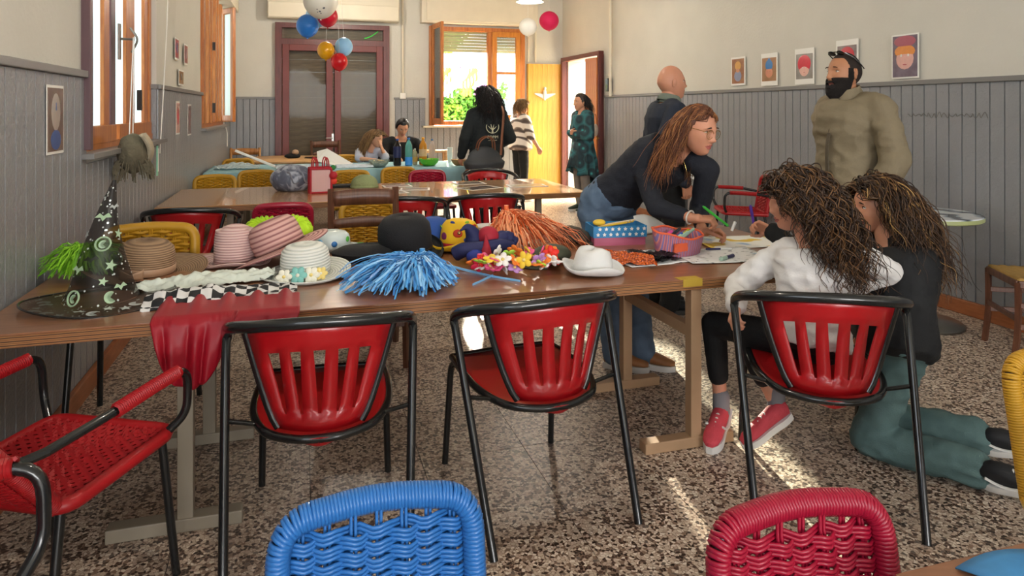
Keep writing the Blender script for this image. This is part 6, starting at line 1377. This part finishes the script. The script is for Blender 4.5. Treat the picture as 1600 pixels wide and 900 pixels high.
# bundle hanging on the window handle, cord and thermometer
hb_ = thing('hanging_bundle', 'olive and cream knitted bundle hanging from the left window handle', 'bundle', (-.93, 4.52, 1.17))
MB().tube([(-.05, .25, .70), (-.02, .0, .10)], .003, 5).tube([(-.05, .27, .68), (-.02, .09, .10)], .003, 5).build('strings', white, hb_)
MB().ell((0, 0, 0), (.085, .10, .115), None, 28, 20, fn=lambda q, d: (q.x+.012*nz(q, 18), q.y+.012*nz(q, 18, 3), q.z+.012*nz(q, 14, 5))).build('knit', mat('olive_knit', '665e4c', .95, var=.35, vs=18, bump=1, bs=50), hb_, smooth=180)
MB().grid(lambda a, t: V(.06+.03*sin(pi*t), lerp(-.06, .08, t)+(a-.5)*.11, .115-.17*t), 6, 12).build('cream_sash', mat('cream_knit', 'b8ac94', .9, bump=.6, bs=80), hb_, solid=.02, smooth=60)
rn = random.Random(6); fr_ = MB()
for k in range(150): a = rn.uniform(0, 6.28); p = V(.08*cos(a), .10*sin(a), -.03-.07*rn.random()); fr_.tube([p, p+V(.02*cos(a), .02*sin(a), -.03), p+V(.03*cos(a), .025*sin(a), -.065)], .003, 3, caps=False)
o = fr_.build('fringe', MC['olive_knit'], hb_); o['kind'] = 'stuff'
MB().tube([(.07+.02*cos(a), .07+.02*sin(a)*.3, -.10+.024*sin(a)) for a in [2*pi*k/16 for k in range(16)]], .004, 5, closed=True).build('ring', blackm, hb_)
tag(MB().tube([(-1.0, 6.22, 3.2), (-1.0, 6.0, 2.0), (-1.0, 5.73, 1.10)], .004, 5).build('shutter_cord', white), 'long white shutter cord on the left wall between the windows', 'cord')
th = thing('thermometer', 'thin green and white thermometer on the left wall under the window', 'thermometer', (-1.005, 5.66, .94)); MB().box((0, 0, .11), (.008, .035, .22)).build('plate', mat('mint_plate', '8fd0b0', .4), th, smooth=0); MB().tube([(.006, 0, .03), (.006, 0, .20)], .003, 5).build('tube', white, th)
tag(MB().tube(cr([(-.99, 10.4, 1.20), (-.97, 10.42, 1.1), (-.97, 10.42, .92)], 5), .006, 5).build('tassel_cord', white), 'short white tassel cord under the far left window', 'cord')
# ------------------------------------------------------------ photographs on the walls
def wallpic(label, wall, a, z, w, h, style, border=.012, tall=None):
    # a: position along the wall (v); wall 'L' or 'R'
    s = 1 if wall == 'L' else -1; u = UL+.004 if wall == 'L' else UR-.004
    b = thing('wall_photo', label, 'photo', (u, a, z), pi/2*s, 'photos on the '+('left' if wall == 'L' else 'right')+' wall')
    # local: x along wall, -y into the room
    MB().box((0, -.002, 0), (w, .002, h)).build('sheet', white, b, smooth=0)
    bt = tall if tall else border; pw, ph = w-2*border, h-2*bt
    bgc, items = style
    MB().box((0, -.004, 0), (pw, .002, ph)).build('print', ramp_mat('pic_'+bgc[0]+bgc[1], 'ShaderNodeTexNoise', [(0, bgc[0]), (.6, bgc[1])], .25, False, Scale=14), b, smooth=0)
    for x, zz, rx, rz, c in items: MB().ell((x*pw, -.0055, zz*ph), (rx*pw, .0012, rz*ph), None, 18, 8).build('printed_shape', mat('pc_'+c, c, .3, var=.1, vs=30), b, smooth=180)
face = lambda hair, sk_: [(0, .10, .40, .36, hair), (0, -.10, .30, .30, sk_), (-.10, -.05, .05, .06, 'f0f0ee'), (.10, -.05, .05, .06, 'f0f0ee'), (-.10, -.06, .025, .035, '24344a'), (.10, -.06, .025, .035, '24344a'), (0, -.24, .08, .03, 'b03a4a')]
wallpic('photo of a tan knitted doll, leftmost of the row above the right panelling', 'R', 6.33, 1.835, .25, .30, (('b8906c', '9a6a50'), [(0, .22, .25, .18, 'd09a50'), (0, -.2, .3, .22, '8a90a8'), (0, .02, .14, .12, 'c88a6a')]), .02)
wallpic('photo of a doll in a blue knitted cap on the right wall', 'R', 5.82, 1.825, .25, .32, (('b89070', 'a07858'), [(0, .18, .26, .24, '3a7ab8'), (0, -.14, .26, .22, 'd08a6c'), (0, .40, .1, .08, '3a7ab8'), (-.08, -.1, .03, .03, '24344a'), (.08, -.1, .03, .03, '24344a')]), .018, .045)
wallpic('photo of a doll with red hair on the right wall', 'R', 5.32, 1.825, .255, .33, (('7a7470', '9a948e'), face('d0283c', 'e8b8a8')), .018, .05)
wallpic('photo half hidden behind the pushed-up sunglasses on the right wall', 'R', 4.80, 1.86, .25, .32, (('5a4a4c', '8a7a78'), face('c02838', 'd8a090')), .018, .05)
wallpic('big glossy photo of an orange-haired doll, rightmost on the right wall', 'R', 4.21, 1.835, .25, .34, (('4a3a44', '7a6a78'), [(0, .36, .45, .14, 'a85a68'), (0, .12, .42, .16, 'e0904a'), (0, -.06, .36, .26, 'dcaaa0'), (-.14, .02, .07, .07, 'e8e8e0'), (.14, .02, .07, .07, 'e8e8e0'), (-.14, .02, .035, .04, '3a7a6a'), (.14, .02, .035, .04, '3a7a6a'), (0, -.2, .14, .03, 'b85a60')]), .012)
wallpic('laminated photo of a blue woollen figure on the near left panelling', 'L', 3.49, 1.38, .22, .30, (('8a6a58', '6a5248'), [(0, .12, .30, .30, 'a89a90'), (0, .16, .20, .22, '3a5a98'), (0, .10, .13, .2, 'b09a8a'), (0, -.32, .34, .16, '2c4a8c')]), .012)
for lb, a, z, w, h, c in (('small photo with red and blue, upper left of three on the left wall', 6.63, 1.955, .19, .19, ('5a4a7c', 'b84a4a')), ('small pinkish photo, upper right of three on the left wall', 7.13, 1.945, .20, .19, ('7a5a68', 'b06a5c')), ('small photo with two figures, lower of three on the left wall', 6.86, 1.715, .26, .14, ('4a4038', 'b08a5c')), ('small white photo with a red figure on the left panelling', 6.68, 1.355, .2, .29, ('c0283c', 'd8b8a8')), ('small dark red photo on the left panelling by the far window', 7.35, 1.33, .22, .30, ('6a3a40', '9a8a84'))):
    wallpic(lb, 'L', a, z, w, h, (c, [(0, .05, .22, .3, c[0])]), .014)
tag(MB().tube(cr([(UR-.003, 4.19-.64*k/40+.008*sin(k*1.7), 1.385+.016*sin(k*2.3)+.008*cos(k*3.7)) for k in range(41)], 4), .0018, 4).build('graffiti_line', mat('pencil_grey', '6c675f', .8)), 'faint scribbled pencil line on the right grey panelling', 'graffiti')
# ------------------------------------------------------------ doorway things
bd = thing('bird_ornament', 'white winged bird ornament hanging on the yellow door', 'ornament', (4.075, 11.42, 1.66))
om = mat('ornament_white', 'c8c8c4', .5)
MB().ell((0, -.03, .03), (.035, .03, .10), None, 14, 10).build('bird_body', om, bd, smooth=180); MB().ell((0, -.035, .14), (.025, .025, .03), None, 12, 8).build('bird_head', om, bd, smooth=180)
for s_ in (-1, 1): MB().grid(lambda a, t: V(s_*(.02+.17*a), -.03-.01*a, .0+.05*a+(t-.5)*.09*(1-.75*a)), 8, 3).build('wing', om, bd, solid=.008, smooth=60)
tg = thing('hanging_bag', 'small pale bag hanging from the handle of the orange door', 'bag', (4.27, 9.68, 1.03)); MB().ell((0, 0, .09), (.05, .05, .10), None, 14, 10).build('bag_body', mat('pale_bag', 'b0a090', .7, var=.3, vs=18), tg, smooth=180); MB().tube(cr([(-.03, 0, .17), (0, .0, .34), (.03, 0, .17)], 6), .005, 5).build('strap', tanm, tg)
bn_ = thing('waste_bin', 'grey green waste bin beside the doorway at the right wall', 'bin', (4.22, 9.25, 0)); MB().lathe([(0, .005), (.12, .005), (.165, .44), (.17, .45), (.16, .45), (.115, .015), (0, .015)], 28).build('bin_body', mat('bin_green', '5a6058', .5), bn_, smooth=50); MB().lathe([(.163, .43), (.176, .44), (.174, .46), (.162, .455)], 28).build('bin_rim', MC['bin_green'], bn_, smooth=50)
